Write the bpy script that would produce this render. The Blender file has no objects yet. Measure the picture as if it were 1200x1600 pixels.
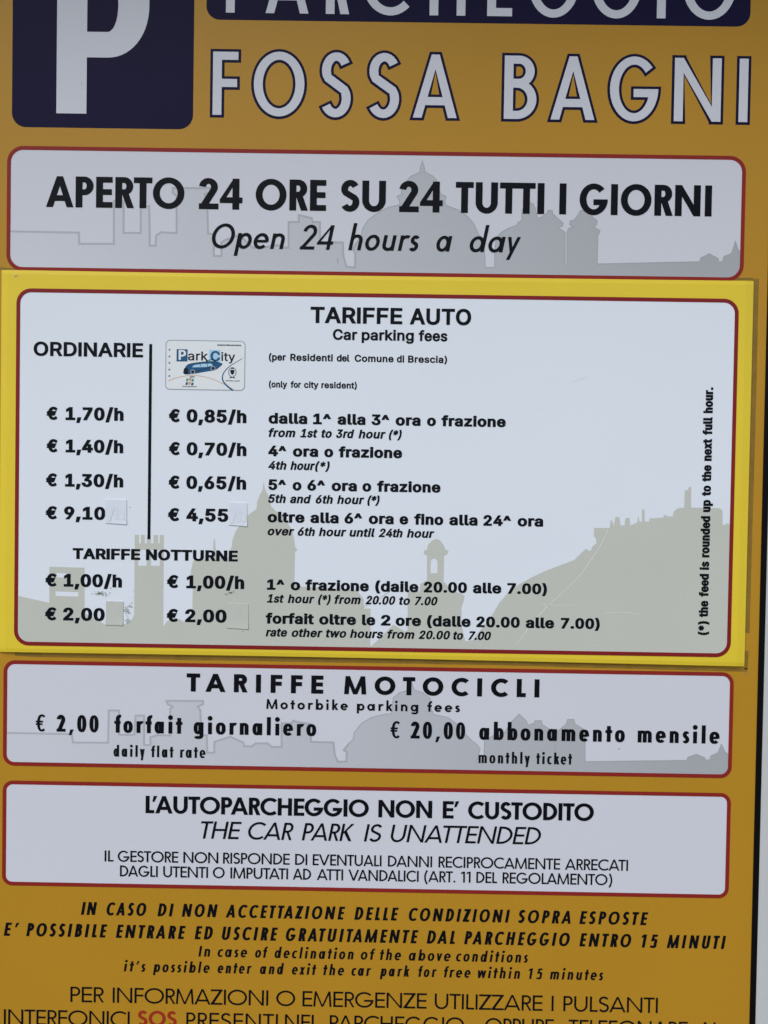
import bpy, math, random
import numpy as np
from mathutils import Vector, Matrix
from mathutils.geometry import delaunay_2d_cdt
random.seed(7)
PI = math.pi
scene = bpy.context.scene
COL = scene.collection

# ------------------------------------------------------------------ camera
H0 = 1.5                                    # height of the sign's centre above the ground, m
RX, RY, RZ = [-0.019901,0.004873,0.016112]
DIST, LENS = 0.675, 27.0                    # camera distance, 27 mm on a 32 mm high frame
B = Matrix(((1, 0, 0), (0, 0, -1), (0, 1, 0)))          # sign plane (u right, v up, w out) -> world
Rc = Matrix.Rotation(RX, 3, 'X') @ Matrix.Rotation(RY, 3, 'Y') @ Matrix.Rotation(RZ, 3, 'Z')
cam = bpy.data.cameras.new('camera')
cam.sensor_fit = 'VERTICAL'; cam.sensor_height = 32.0; cam.sensor_width = 24.0; cam.lens = LENS
cam.clip_start = 0.01; cam.clip_end = 200
camo = bpy.data.objects.new('camera', cam); COL.objects.link(camo)
loc = B @ (Rc @ Vector((0, 0, DIST))) + Vector((0, 0, H0))
camo.matrix_world = Matrix.Translation(loc) @ (B @ Rc).to_4x4()
scene.camera = camo

# ------------------------------------------------------------------ sky, sun, exposure
SUN_EL, SUN_AZ = math.radians(48), math.radians(205)     # azimuth from +Y (north), clockwise
world = bpy.data.worlds.new("World"); scene.world = world
world.use_nodes = True
nt = world.node_tree; nt.nodes.clear()
sky = nt.nodes.new('ShaderNodeTexSky'); sky.sky_type = 'NISHITA'; sky.sun_disc = False
sky.sun_elevation = SUN_EL; sky.sun_rotation = SUN_AZ
sky.air_density = 1.3; sky.dust_density = 1.0; sky.ozone_density = 1.0
bg = nt.nodes.new('ShaderNodeBackground'); bg.inputs['Strength'].default_value = 0.11
wo = nt.nodes.new('ShaderNodeOutputWorld')
nt.links.new(sky.outputs[0], bg.inputs[0]); nt.links.new(bg.outputs[0], wo.inputs[0])
sl = bpy.data.lights.new('sun', 'SUN'); sl.energy = 1.5; sl.angle = math.radians(34); sl.color = (1.0, 0.97, 0.93)
so = bpy.data.objects.new('sun', sl); COL.objects.link(so)
sd = Vector((math.sin(SUN_AZ) * math.cos(SUN_EL), math.cos(SUN_AZ) * math.cos(SUN_EL), math.sin(SUN_EL)))
so.rotation_euler = sd.to_track_quat('Z', 'Y').to_euler()
vs = scene.view_settings
scene.display_settings.display_device = 'sRGB'
vs.view_transform = 'Standard'; vs.look = 'None'; vs.gamma = 1.0; vs.use_curve_mapping = False
vs.exposure = 0.45

# ------------------------------------------------------------------ materials
def lin(c):
    return tuple(((x / 255) / 12.92 if x / 255 <= .04045 else ((x / 255 + .055) / 1.055) ** 2.4) for x in c)
MATS = {}
def mat(name, col, rough=.42, spec=.4, var=.05, scale=9.0, bump=.0, fine=.03, coat=0.0, ramp=None):
    """one ink or paint: base colour with slight printed unevenness and a fine surface relief"""
    if name in MATS: return MATS[name]
    m = bpy.data.materials.new(name); m.use_nodes = True
    n = m.node_tree; b = n.nodes['Principled BSDF']
    b.inputs['Roughness'].default_value = rough
    b.inputs['Specular IOR Level'].default_value = spec
    b.inputs['Coat Weight'].default_value = coat
    b.inputs['Coat Roughness'].default_value = .12
    tc = n.nodes.new('ShaderNodeTexCoord')
    geo = n.nodes.new('ShaderNodeNewGeometry')
    def noise(sc, det=3):
        t = n.nodes.new('ShaderNodeTexNoise'); t.inputs['Scale'].default_value = sc
        t.inputs['Detail'].default_value = det; n.links.new(geo.outputs['Position'], t.inputs['Vector']); return t
    n1 = noise(scale, 4); n2 = noise(420, 2)
    add = n.nodes.new('ShaderNodeMath'); add.operation = 'MULTIPLY_ADD'
    add.inputs[1].default_value = 2 * var; add.inputs[2].default_value = 1 - var
    n.links.new(n1.outputs['Fac'], add.inputs[0])
    a2 = n.nodes.new('ShaderNodeMath'); a2.operation = 'MULTIPLY_ADD'
    a2.inputs[1].default_value = 2 * fine; a2.inputs[2].default_value = -fine
    n.links.new(n2.outputs['Fac'], a2.inputs[0])
    a3 = n.nodes.new('ShaderNodeMath'); a3.operation = 'ADD'
    n.links.new(add.outputs[0], a3.inputs[0]); n.links.new(a2.outputs[0], a3.inputs[1])
    mx = n.nodes.new('ShaderNodeVectorMath'); mx.operation = 'SCALE'
    if ramp:                                    # printed tint that deepens along the sign (ink, not light)
        sep = n.nodes.new('ShaderNodeSeparateXYZ'); n.links.new(geo.outputs['Position'], sep.inputs[0])
        mr = n.nodes.new('ShaderNodeMapRange'); mr.inputs['From Min'].default_value = ramp[0]; mr.inputs['From Max'].default_value = ramp[1]
        n.links.new(sep.outputs['X'], mr.inputs['Value'])
        mc = n.nodes.new('ShaderNodeMix'); mc.data_type = 'RGBA'
        mc.inputs['A'].default_value = (*ramp[2], 1); mc.inputs['B'].default_value = (*col, 1)
        n.links.new(mr.outputs['Result'], mc.inputs['Factor']); n.links.new(mc.outputs['Result'], mx.inputs[0])
    else:
        mx.inputs[0].default_value = col
    n.links.new(a3.outputs[0], mx.inputs['Scale']); n.links.new(mx.outputs[0], b.inputs['Base Color'])
    if bump:
        bp = n.nodes.new('ShaderNodeBump'); bp.inputs['Strength'].default_value = bump; bp.inputs['Distance'].default_value = .002
        nb = noise(14, 1.5); n.links.new(nb.outputs['Fac'], bp.inputs['Height']); n.links.new(bp.outputs[0], b.inputs['Normal'])
    MATS[name] = m
    return m
M_ORANGE = mat('orange_ink', (.458, .236, .019), .42, .19, .065, 7, bump=.03, fine=.035)
M_WHITE = mat('white_ink', (.622, .632, .70), .42, .16, .015, 8, bump=.03, fine=.015)
M_RED = mat('dark_red_ink', (.25, .021, .017), .45, .12, .08, 60)
M_NAVY = mat('navy_ink', (.0095, .0075, .036), .45, .06, .1, 20)
M_BLACK = mat('black_ink', (.004, .005, .008), .45, .08, .2, 50)
M_SOS = mat('red_letter_ink', (.34, .030, .014), .45, .15, .05)
M_SHEET = mat('yellow_laminate', (.755, .565, .040), .40, .22, .045, 16, bump=.07, fine=.03)
M_SWHITE = mat('sheet_white', (.728, .775, .85), .40, .22, .016, 10, bump=.05, fine=.014)
M_SBLACK = mat('sheet_black_ink', (.004, .006, .010), .45, .08, .2, 50)
M_SRED = mat('sheet_red_ink', (.21, .014, .016), .42, .15, .08, 60)
M_BEIGE = mat('beige_ink', (.535, .545, .495), .42, .22, .03, 18, bump=.05, fine=.03)
M_SKY = mat('grey_skyline_ink', (.385, .40, .425), .42, .16, .02, 9, ramp=(-.27, .24, (.60, .615, .68)))
M_SKYL = mat('grey_outline_ink', (.37, .385, .41), .42, .16, .03, 9, ramp=(-.30, .24, (.44, .455, .505)))
M_RUBBER = mat('black_rubber', (.003, .003, .004), .6, .1, .2, 80)
M_FRAME = mat('white_frame_paint', (.53, .545, .55), .4, .25, .02, 9)
M_WALL = mat('wall_plaster', (.5, .5, .48), .8, .2, .06, 12)
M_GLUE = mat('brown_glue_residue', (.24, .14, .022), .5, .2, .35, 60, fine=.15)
M_PATCHW = mat('patch_white', (.69, .73, .82), .42, .22, .02, 60)
M_PATCHB = mat('patch_beige', (.535, .545, .505), .42, .22, .03, 60)
M_GHOST = mat('faded_letter_ink', (.668, .705, .80), .42, .22, .05, 90)
M_SPECK = mat('dark_speck', (.10, .10, .10), .6, .2, .3, 200)
M_SMUDGE = mat('grey_smudge', (.27, .28, .28), .6, .3, .3, 200)
M_SMUDGE2 = mat('pale_smudge', (.43, .445, .44), .6, .3, .3, 200)
M_SCR = mat('pale_scratch', (.70, .72, .70), .5, .3, .1, 90)
M_SCRL = mat('faint_scratch', (.64, .675, .73), .5, .2, .05, 90)
M_SCRD = mat('dark_scratch', (.52, .54, .54), .5, .3, .1, 90)
M_CBLUE = mat('card_blue_ink', (.016, .095, .21), .42, .15, .1, 300)
M_CDARK = mat('card_dark_ink', (.008, .010, .02), .42, .15, .2, 300)
M_CSKY = mat('card_pale_blue_ink', (.40, .62, .80), .42, .15, .1, 300)
M_CWHITE = mat('card_white', (.74, .77, .80), .36, .4, .03, 120)
M_CORANGE = mat('card_orange_ink', (.60, .30, .17), .42, .15, .1, 200)
M_CGREEN = mat('card_green_ink', (.08, .30, .22), .42, .15, .1, 200)
M_CGREY = mat('card_grey_ink', (.30, .32, .36), .42, .15, .1, 200)

# ------------------------------------------------------------------ object helpers
def W3(u, v, w):                                # mm on the sign -> metres in the world
    return (u / 1000, -w / 1000, v / 1000 + H0)
def link(name, verts, faces, m, parent=None, label=None, kind=None, smooth=False):
    me = bpy.data.meshes.new(name); me.from_pydata(verts, [], faces); me.update()
    if m: me.materials.append(m)
    if smooth: me.shade_smooth()
    o = bpy.data.objects.new(name, me); COL.objects.link(o)
    if parent: o.parent = parent; o.matrix_parent_inverse = Matrix.Translation(-Vector(world_loc(parent)))
    if label: o['label'] = label
    if kind: o['kind'] = kind
    return o
def world_loc(o):
    v = Vector(o.location)
    return v
def thing(name, loc, label, cat, group=None):
    o = bpy.data.objects.new(name, None); COL.objects.link(o); o.location = loc; o.empty_display_size = .05
    o['label'] = label; o['category'] = cat
    if group: o['group'] = group
    return o

def fill(contours, pos=False):
    """union (non-zero winding) of closed contours -> verts, triangles"""
    pts = []; edges = []
    for c in contours:
        b = len(pts); pts += [Vector((p[0], p[1])) for p in c]
        edges += [(b + i, b + (i + 1) % len(c)) for i in range(len(c))]
    vv, ee, ff, *_ = delaunay_2d_cdt(pts, edges, [], 0, 1e-5)
    if not ff: return [], []
    V = np.array([(p.x, p.y) for p in vv]); F = np.array([f[:3] for f in ff])
    cen = V[F].mean(1)
    wn = np.zeros(len(F), int)
    for c in contours:
        a = np.array(c); b2 = np.roll(a, -1, 0)
        ax, ay, bx, by = a[:, 0], a[:, 1], b2[:, 0], b2[:, 1]
        cx = cen[:, 0][:, None]; cy = cen[:, 1][:, None]
        cr = (bx - ax) * (cy - ay) - (cx - ax) * (by - ay)
        wn += (((ay <= cy) & (by > cy) & (cr > 0)).astype(int) - ((ay > cy) & (by <= cy) & (cr < 0)).astype(int)).sum(1)
    keep = F[wn > 0] if pos else F[wn != 0]
    out = []
    for f in keep:
        a, b_, c_ = V[f]
        ar = (b_[0] - a[0]) * (c_[1] - a[1]) - (b_[1] - a[1]) * (c_[0] - a[0])
        if abs(ar) < 1e-9: continue
        out.append(tuple(int(i) for i in (f if ar > 0 else f[::-1])))
    used = sorted({i for f in out for i in f}); mp = {k: i for i, k in enumerate(used)}
    return [tuple(V[i]) for i in used], [tuple(mp[i] for i in f) for f in out]

def flat(name, contours, w, m, parent, label=None, kind=None):
    v, f = fill(contours)
    return link(name, [W3(x, y, w) for x, y in v], f, m, parent, label, kind)

def offs(c, ox, oy):
    """move a closed contour outwards (to the right of its direction for CCW) by ox, oy with mitred corners"""
    a = np.array(c, float); n = len(a); out = []
    for i in range(n):
        p0, p1, p2 = a[i - 1], a[i], a[(i + 1) % n]
        d1 = p1 - p0; d2 = p2 - p1
        l1 = np.hypot(*d1); l2 = np.hypot(*d2)
        if l1 < 1e-9 or l2 < 1e-9: continue
        n1 = np.array((d1[1], -d1[0])) / l1; n2 = np.array((d2[1], -d2[0])) / l2
        s = n1 + n2; q = s @ s
        if q < .3: s = (n1 + n2) / max(np.sqrt(q), .2) * 1.1
        else: s = s * 2 / q
        m_ = np.hypot(*s)
        if m_ > 1.6: s = s * 1.6 / m_
        out.append((p1[0] + s[0] * ox, p1[1] + s[1] * oy))
    return out
def rrect(x0, y0, x1, y1, r, seg=8, rev=False):
    c = []
    for cx, cy, a0 in ((x1 - r, y1 - r, 0), (x0 + r, y1 - r, 90), (x0 + r, y0 + r, 180), (x1 - r, y0 + r, 270)):
        for i in range(seg + 1):
            a = math.radians(a0 + 90 * i / seg); c.append((cx + r * math.cos(a), cy + r * math.sin(a)))
    return c[::-1] if rev else c
def ribbon(pts, w):
    """polyline of width w (joined with mitres)"""
    n = len(pts); L = []; R = []
    for i in range(n):
        a = np.array(pts[max(i - 1, 0)]); b = np.array(pts[i]); c = np.array(pts[min(i + 1, n - 1)])
        d1 = b - a; d2 = c - b
        if i == 0: d1 = d2
        if i == n - 1: d2 = d1
        n1 = np.array((-d1[1], d1[0])) / (np.hypot(*d1) + 1e-9); n2 = np.array((-d2[1], d2[0])) / (np.hypot(*d2) + 1e-9)
        s = n1 + n2; q = s @ s
        s = s * 2 / q if q > .5 else n1
        ww = w[i] if hasattr(w, '__len__') else w
        L.append(tuple(b + s * ww / 2)); R.append(tuple(b - s * ww / 2))
    return R + L[::-1]

# ------------------------------------------------------------------ lettering A: geometric sans built from strokes
def ell(cx, cy, rx, ry, a0, a1, n=2.0, seg=None):
    seg = seg or max(6, int(abs(a1 - a0) / 9)); out = []
    for i in range(seg + 1):
        a = math.radians(a0 + (a1 - a0) * i / seg); c, s = math.cos(a), math.sin(a)
        out.append((cx + rx * math.copysign(abs(c) ** (2 / n), c), cy + ry * math.copysign(abs(s) ** (2 / n), s)))
    return out
def catmull(P, k=7):
    out = []
    for i in range(len(P) - 1):
        p0 = P[i - 1] if i else (2 * P[0][0] - P[1][0], 2 * P[0][1] - P[1][1])
        p3 = P[i + 2] if i + 2 < len(P) else (2 * P[-1][0] - P[-2][0], 2 * P[-1][1] - P[-2][1])
        p1, p2 = P[i], P[i + 1]
        for j in range(k):
            t = j / k
            out.append(tuple(.5 * (2 * p1[q] + (p2[q] - p0[q]) * t + (2 * p0[q] - 5 * p1[q] + 4 * p2[q] - p3[q]) * t * t + (3 * p1[q] - p0[q] - 3 * p2[q] + p3[q]) * t ** 3) for q in (0, 1)))
    out.append(P[-1]); return out
class G:
    def __init__(s, t, h, n=2.0): s.t, s.h, s.n, s.c = t, h, n, []
    def R(s, x0, y0, x1, y1): s.c.append([(x0, y0), (x1, y0), (x1, y1), (x0, y1)])
    def D(s, xb, y0, xt, y1, w): s.c.append([(xb, y0), (xb + w, y0), (xt + w, y1), (xt, y1)])
    def ring(s, cx, cy, rx, ry):
        s.c.append(ell(cx, cy, rx, ry, 0, 360, s.n, 48)[:-1]); s.c.append(ell(cx, cy, rx - s.t, ry - s.h, 0, 360, s.n, 48)[:-1][::-1])
    def arc(s, cx, cy, rx, ry, a0, a1, t=None, h=None):
        t = t or s.t; h = h or s.h
        s.c.append(ell(cx, cy, rx, ry, a0, a1, s.n) + ell(cx, cy, rx - t, ry - h, a1, a0, s.n))
    def bowl(s, x0, x1, yb, yt, f=1.0):
        ry = (yt - yb) / 2; rx = min((x1 - x0) * .8, ry * f); cx = x1 - rx; cy = (yb + yt) / 2
        s.c.append([(x0, yb)] + ell(cx, cy, rx, ry, -90, 90, s.n) + [(x0, yt), (x0, yt - s.h)] + ell(cx, cy, rx - s.t, ry - s.h, 90, -90, s.n) + [(x0, yb + s.h)])
    def stroke(s, pts, t=None, h=None):
        t = t or s.t; h = h or s.h
        n = len(pts); L = []; Rr = []
        for i in range(n):
            a = pts[max(i - 1, 0)]; b = pts[min(i + 1, n - 1)]
            dx, dy = b[0] - a[0], b[1] - a[1]; l = math.hypot(dx, dy) + 1e-9; nx, ny = -dy / l, dx / l
            L.append((pts[i][0] + nx * t / 2, pts[i][1] + ny * h / 2)); Rr.append((pts[i][0] - nx * t / 2, pts[i][1] - ny * h / 2))
        s.c.append(Rr + L[::-1])
def diag_w(t, run, rise): return t * math.hypot(run, rise) / abs(rise) * .97

def geo(ch, st, k):
    """-> (contours, ink width, left bearing, right bearing); capital height = 1"""
    t, h, xh, asc = st['t'], st['h'], st.get('xh', .64), st.get('asc', 1.08)
    n = st.get('n', 2.0); g = G(t, h, n); o = .012; sb = st.get('sb', .085); rb = sb * .5; db = sb * .12
    def ret(w, l, r): return g.c, w, l, r
    if ch == 'A':
        w = k * .71 + t * .55; wd = diag_w(t, w / 2 - t / 2, 1) * .98; ap = wd * .9
        g.D(0, 0, w / 2 - ap / 2, 1, wd); g.c[-1] = [(0, 0), (wd, 0), (w / 2 + ap / 2, 1), (w / 2 - ap / 2, 1)]
        g.c.append([(w - wd, 0), (w, 0), (w / 2 + ap / 2, 1), (w / 2 - ap / 2, 1)])
        y = .2; f = y / 1.0; g.R(wd * .6 + f * w * .35, y, w - wd * .6 - f * w * .35, y + h)
        return ret(w, db, db)
    if ch == 'B':
        w = k * .38 + t * .85; g.R(0, 0, t, 1); g.bowl(t * .5, w * .93, .52 - h * .1, 1); g.bowl(t * .5, w, 0, .52 + h * .9 - h * .1 + .0, 1); return ret(w, sb, rb)
    if ch == 'C':
        w = k * .73 + t * .22; R_ = w * .60; g.arc(R_, .5, R_, .5 + o, 47, 313); return ret(w * 1.0, rb, rb * .6)
    if ch == 'D':
        w = k * .58 + t * .5; g.R(0, 0, t, 1); g.bowl(t * .5, w, 0, 1, 1.25); return ret(w, sb, rb)
    if ch in 'EF':
        w = k * (.42 if ch == 'E' else .40) + t * .35; g.R(0, 0, t, 1); g.R(t * .5, 1 - h, w, 1); g.R(t * .5, .5 - h * .45, w * .96, .5 + h * .55)
        if ch == 'E': g.R(t * .5, 0, w, h)
        return ret(w, sb, rb * .8)
    if ch == 'G':
        w = k * .84 + t * .15; r = w / 2; g.arc(r, .5, r, .5 + o, 42, 360); g.R(r * .98, .5 - h, w - t * .4, .5); return ret(w, rb, rb)
    if ch == 'H':
        w = k * .56 + t * .55; g.R(0, 0, t, 1); g.R(w - t, 0, w, 1); g.R(t * .5, .5 - h * .4, w - t * .5, .5 + h * .6); return ret(w, sb, sb)
    if ch == 'I': g.R(0, 0, t, 1); return ret(t, sb, sb)
    if ch == 'K':
        w = k * .46 + t * .75; g.R(0, 0, t, 1); wd = t * 1.22
        g.c.append([(t * .8, .40), (t * .8, .40 + .0), (t * .8 + wd * .75, .52), (w - .0, 1), (w - wd, 1), (t * .8, .50)])
        g.c.append([(w - wd + .02, 0), (w + .02, 0), (t + wd * .95, .60), (t * 1.0 + wd * .1, .50)]); return ret(w, sb, 0)
    if ch == 'L': w = k * .33 + t * .4; g.R(0, 0, t, 1); g.R(t * .5, 0, w, h); return ret(w, sb, rb * .5)
    if ch == 'M':
        w = k * .72 + t * 1.3; i = k * .06; wd = t * .95
        g.D(0, 0, i, 1, wd); g.c.append([(w - wd, 0), (w, 0), (w - i, 1), (w - i - wd, 1)])
        v = w / 2; q = t * .42
        g.c.append([(v - q, 0), (v + q, 0), (i + wd * .92, 1), (i, 1)]); g.c.append([(v - q, 0), (v + q, 0), (w - i, 1), (w - i - wd * .92, 1)])
        return ret(w, sb * .6, sb * .6)
    if ch == 'N':
        w = k * .66 + t * .6; g.R(0, 0, t, 1); g.R(w - t, 0, w, 1); wd = t * .98
        g.c.append([(w - wd, 0), (w, 0), (wd, 1), (0, 1)]); return ret(w, sb, sb)
    if ch in 'OQ':
        w = k * .90 + t * .2; g.ring(w / 2, .5, w / 2, .5 + o); return ret(w, rb, rb)
    if ch in 'PR':
        w = k * .34 + t * .95; yb = .40 if ch == 'P' else .42; g.R(0, 0, t, 1); g.bowl(t * .5, w, yb, 1)
        if ch == 'R':
            w2 = w * 1.05; wd = t * 1.0; x0_ = max(t * .8, w * .34); g.c.append([(w2 - wd, 0), (w2, 0), (x0_ + wd, yb + h * .5), (x0_, yb + h * .5)]); w = w2
        return ret(w, sb, rb * .7 if ch == 'P' else db)
    if ch in 'Ss':
        H_ = 1 if ch == 'S' else xh; w = (k * .44 + t * .55) if ch == 'S' else (k * .30 + t * .6); a = t / 2; b = h / 2
        hh = H_ + 2 * o - 2 * b; r1 = hh * .245; r2 = hh * .262; rx = w / 2 - a; y1 = H_ + o - b - r1; y2 = -o + b + r2
        P = ell(w / 2 + .01, y1, rx * .93, r1, 28, 212, 2, 14) + ell(w / 2, y2, rx, r2, 34, -150, 2, 15)
        g.stroke(P, t, h * 1.04); return ret(w, rb * .8, rb * .8)
    if ch == 'T': w = k * .48 + t * .35; g.R(0, 1 - h, w, 1); g.R(w / 2 - t / 2, 0, w / 2 + t / 2, 1 - h * .5); return ret(w, db, db)
    if ch == 'U':
        w = k * .57 + t * .55; r = w / 2; ry = min(.42, max(r, .3)); g.arc(r, ry - o, r, ry, 180, 360); g.R(0, ry - o, t, 1); g.R(w - t, ry - o, w, 1); return ret(w, sb, sb)
    if ch == 'V':
        w = k * .78 + t * .45; wd = diag_w(t, w / 2 - t / 2, 1); g.c.append([(w / 2 - wd * .48, 0), (w / 2 + wd * .48, 0), (wd, 1), (0, 1)]); g.c.append([(w / 2 - wd * .48, 0), (w / 2 + wd * .48, 0), (w, 1), (w - wd, 1)]); return ret(w, db, db)
    if ch == 'Z':
        w = k * .52 + t * .35; wd = t * 1.35; g.R(0, 1 - h, w, 1); g.R(0, 0, w, h); g.c.append([(0, h * .5), (0 + wd, h * .5), (w, 1 - h * .5), (w - wd, 1 - h * .5)]); return ret(w, rb * .6, rb * .6)
    if ch in 'acdebopqg':
        w = k * .54 + t * .5; r = w / 2; c = xh / 2; ro = r if ch in 'oce' else (w - t * .3) / 2
        if ch == 'o': g.ring(r, c, r, c + o); return ret(w, rb, rb)
        if ch == 'c': g.arc(r, c, r, c + o, 50, 310); return ret(w * .84, rb, rb * .4)
        if ch == 'e':
            g.arc(r, c, r, c + o, -6, 318); g.R(t * .6, c - h * .45, w - t * .4, c + h * .40); return ret(w, rb, rb)
        if ch in 'adqg':
            g.ring(ro, c, ro, c + o); top = {'a': xh, 'd': asc, 'q': xh, 'g': xh}[ch]; bot = {'a': 0, 'd': 0, 'q': -.3, 'g': -.06}[ch]
            g.R(w - t, bot, w, top)
            if ch == 'g': g.arc(r, -.06, r, .24, 205, 360)
            return ret(w, rb, sb)
        g.ring(w - ro, c, ro, c + o); g.R(0, 0 if ch == 'b' else -.30, t, asc if ch == 'b' else xh); return ret(w, sb, rb)
    if ch in 'nhmru':
        w = k * .44 + t * .6; r = w / 2; ry = min(xh * .55, max(r * .95, .2))
        if ch == 'u':
            g.arc(r, ry - o, r, ry, 180, 360); g.R(0, ry - o, t, xh); g.R(w - t, 0, w, xh); return ret(w, sb, sb)
        if ch == 'r':
            w = k * .26 + t * .62; g.R(0, 0, t, xh); g.arc(w * .80, xh - w * .8 + o, w * .8, w * .8, 62, 178); return ret(w * 1.12, sb, rb * .2)
        g.R(0, 0, t, asc if ch == 'h' else xh); g.arc(r, xh - ry + o, r, ry, 0, 180); g.R(w - t, 0, w, xh - ry + o)
        if ch == 'm':
            x = w - t; g.arc(x + r, xh - ry + o, r, ry, 0, 180); g.R(x + w - t, 0, x + w, xh - ry + o); w = x + w
        return ret(w, sb, sb)
    if ch == 'i':
        g.R(0, 0, t, xh); rd = t * .62; g.c.append(ell(t / 2, xh + .25, rd, rd, 0, 360, 2, 16)[:-1]); return ret(t, sb, sb)
    if ch == 'l': g.R(0, 0, t, asc); return ret(t, sb, sb)
    if ch == 't':
        w = k * .22 + t * .9; g.R(w / 2 - t / 2, 0, w / 2 + t / 2, xh + .24); g.R(0, xh - h, w, xh); return ret(w, rb * .5, rb * .5)
    if ch == 'f':
        w = k * .24 + t * .9; x = w * .22; r = w - x; g.R(x, 0, x + t, asc - r * .8); g.arc(x + r * .95, asc - r * .82, r * .95, r * .82, 88, 180); g.R(0, xh - h, w * .92, xh); return ret(w * .98, rb * .4, 0)
    if ch == 'k':
        w = k * .30 + t * 1.15; wd = t * 1.12; g.R(0, 0, t, asc)
        g.c.append([(t * .8, xh * .34), (t * 1.1, xh * .34), (w, xh), (w - wd, xh), (t * .8, xh * .58)])
        g.c.append([(w - wd + .02, 0), (w + .02, 0), (t + wd * .62, xh * .62), (t * .95, xh * .45)]); return ret(w, sb, 0)
    if ch in 'vyx':
        w = k * .42 + t * .6; wd = diag_w(t, w / 2 - t / 2, xh) * .95
        if ch == 'x': g.c.append([(0, 0), (wd, 0), (w, xh), (w - wd, xh)]); g.c.append([(w - wd, 0), (w, 0), (wd, xh), (0, xh)]); return ret(w, db, db)
        g.c.append([(w / 2 - wd * .45, 0), (w / 2 + wd * .45, 0), (wd, xh), (0, xh)])
        if ch == 'v': g.c.append([(w / 2 - wd * .45, 0), (w / 2 + wd * .45, 0), (w, xh), (w - wd, xh)])
        else:
            s_ = (w - wd - (w / 2 - wd * .45)) / xh; xb = w - wd - s_ * (xh + .3); g.c.append([(xb, -.3), (xb + wd, -.3), (w, xh), (w - wd, xh)])
        return ret(w, db, db)
    if ch == 'w':
        w = k * .66 + t * 1.0; wd = diag_w(t, w / 4 - t / 2, xh); a, b, c = w * .25, w * .5, w * .75; q = wd * .46
        for x0, x1 in ((a, wd / 2), (a, b), (c, b), (c, w - wd / 2)): g.c.append([(x0 - q, 0), (x0 + q, 0), (x1 + wd / 2, xh), (x1 - wd / 2, xh)])
        return ret(w, db, db)
    if ch == '0': w = k * .50 + t * .45; g.ring(w / 2, .5, w / 2, .5 + o); return ret(w, rb, rb)
    if ch == '1': w = k * .16 + t; g.R(w - t, 0, w, 1); g.c.append([(0, 1 - h * 1.7), (w - t * .5, 1 - h * .75), (w - t * .3, 1), (w - t, 1), (0, 1 - h * .75)]); return ret(w, sb, sb * 1.2)
    if ch == '2':
        w = k * .50 + t * .4; a = t / 2; r = w * .96 / 2; ry = .29
        P = ell(r, 1 + o - ry, r - a, ry - h / 2, 176, -28, 2, 16) + [(t * .74, h * .72)]
        g.stroke(P, t, h); g.R(0, 0, w, h); g.c.append([(0, 0), (t * 1.2, 0), (t * 1.4, h * .9), (t * .25, h * .9 + .02)]); return ret(w, rb, rb)
    if ch == '4':
        w = k * .52 + t * .75; x = w * .86; g.R(x - t, 0, x, 1); g.R(t * .2, .21, w, .21 + h); g.c.append([(0, .21), (t * .9, .21), (t * .95, .21 + h), (x - t, 1 - t * 1.25), (x - t * .5, 1 - t), (x - t * .5, 1), (x - t * .85, 1), (0, .21 + h * .6)]); return ret(w, rb * .6, rb * .6)
    if ch == '5':
        w = k * .46 + t * .45; g.R(w * .18, 1 - h, w * .94, 1); g.D(w * .08, .50, w * .18, 1 - h * .5, t * .9)
        g.stroke(catmull([(w * .12 + t * .2, .55), (w * .45, .64 - h * .25), (w * .80, .56), (w - t / 2, .33), (w * .78, .09), (w * .42, h / 2 - o), (w * .02 + t * .2, .10)], 6), t, h); return ret(w, rb, rb)
    if ch == '€':
        w = k * .50 + t * .4; t2 = t * .7; h2 = h * .7; x = w * .14; R_ = (w - x) * .62
        g.arc(x + R_, .5, R_, .5 + o, 50, 310, t2, h2); g.R(0, .53, w * .80, .53 + h2 * .85); g.R(0, .38, w * .74, .38 + h2 * .85); return ret(w, rb, rb)
    if ch == '.': g.R(0, 0, t * 1.05, t); return ret(t, sb, sb)
    if ch == ',': w = t * 1.1; g.c.append([(0, -.20), (t * .6, -.20), (w + t * .1, .14), (t * .35, .14)]); return ret(w, sb * .7, sb)
    if ch == "'": w = t * 1.25; g.c.append([(0, .66), (t * .55, .66), (w, 1), (t * .35, 1)]); return ret(w, rb, rb)
    if ch in '()':
        w = k * .16 + t; R_ = .95; s_ = math.sin(math.radians(38)); P = [(w - t * .5 - (w - t) * (1 - (a / 38.0) ** 2), .43 + .62 * a / 38.0) for a in range(-38, 39, 4)]
        if ch == ')': P = [(w - x, y) for x, y in P][::-1]
        g.stroke(P, t * .95, t); return ret(w, sb, rb)
    raise ValueError(ch)

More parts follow.
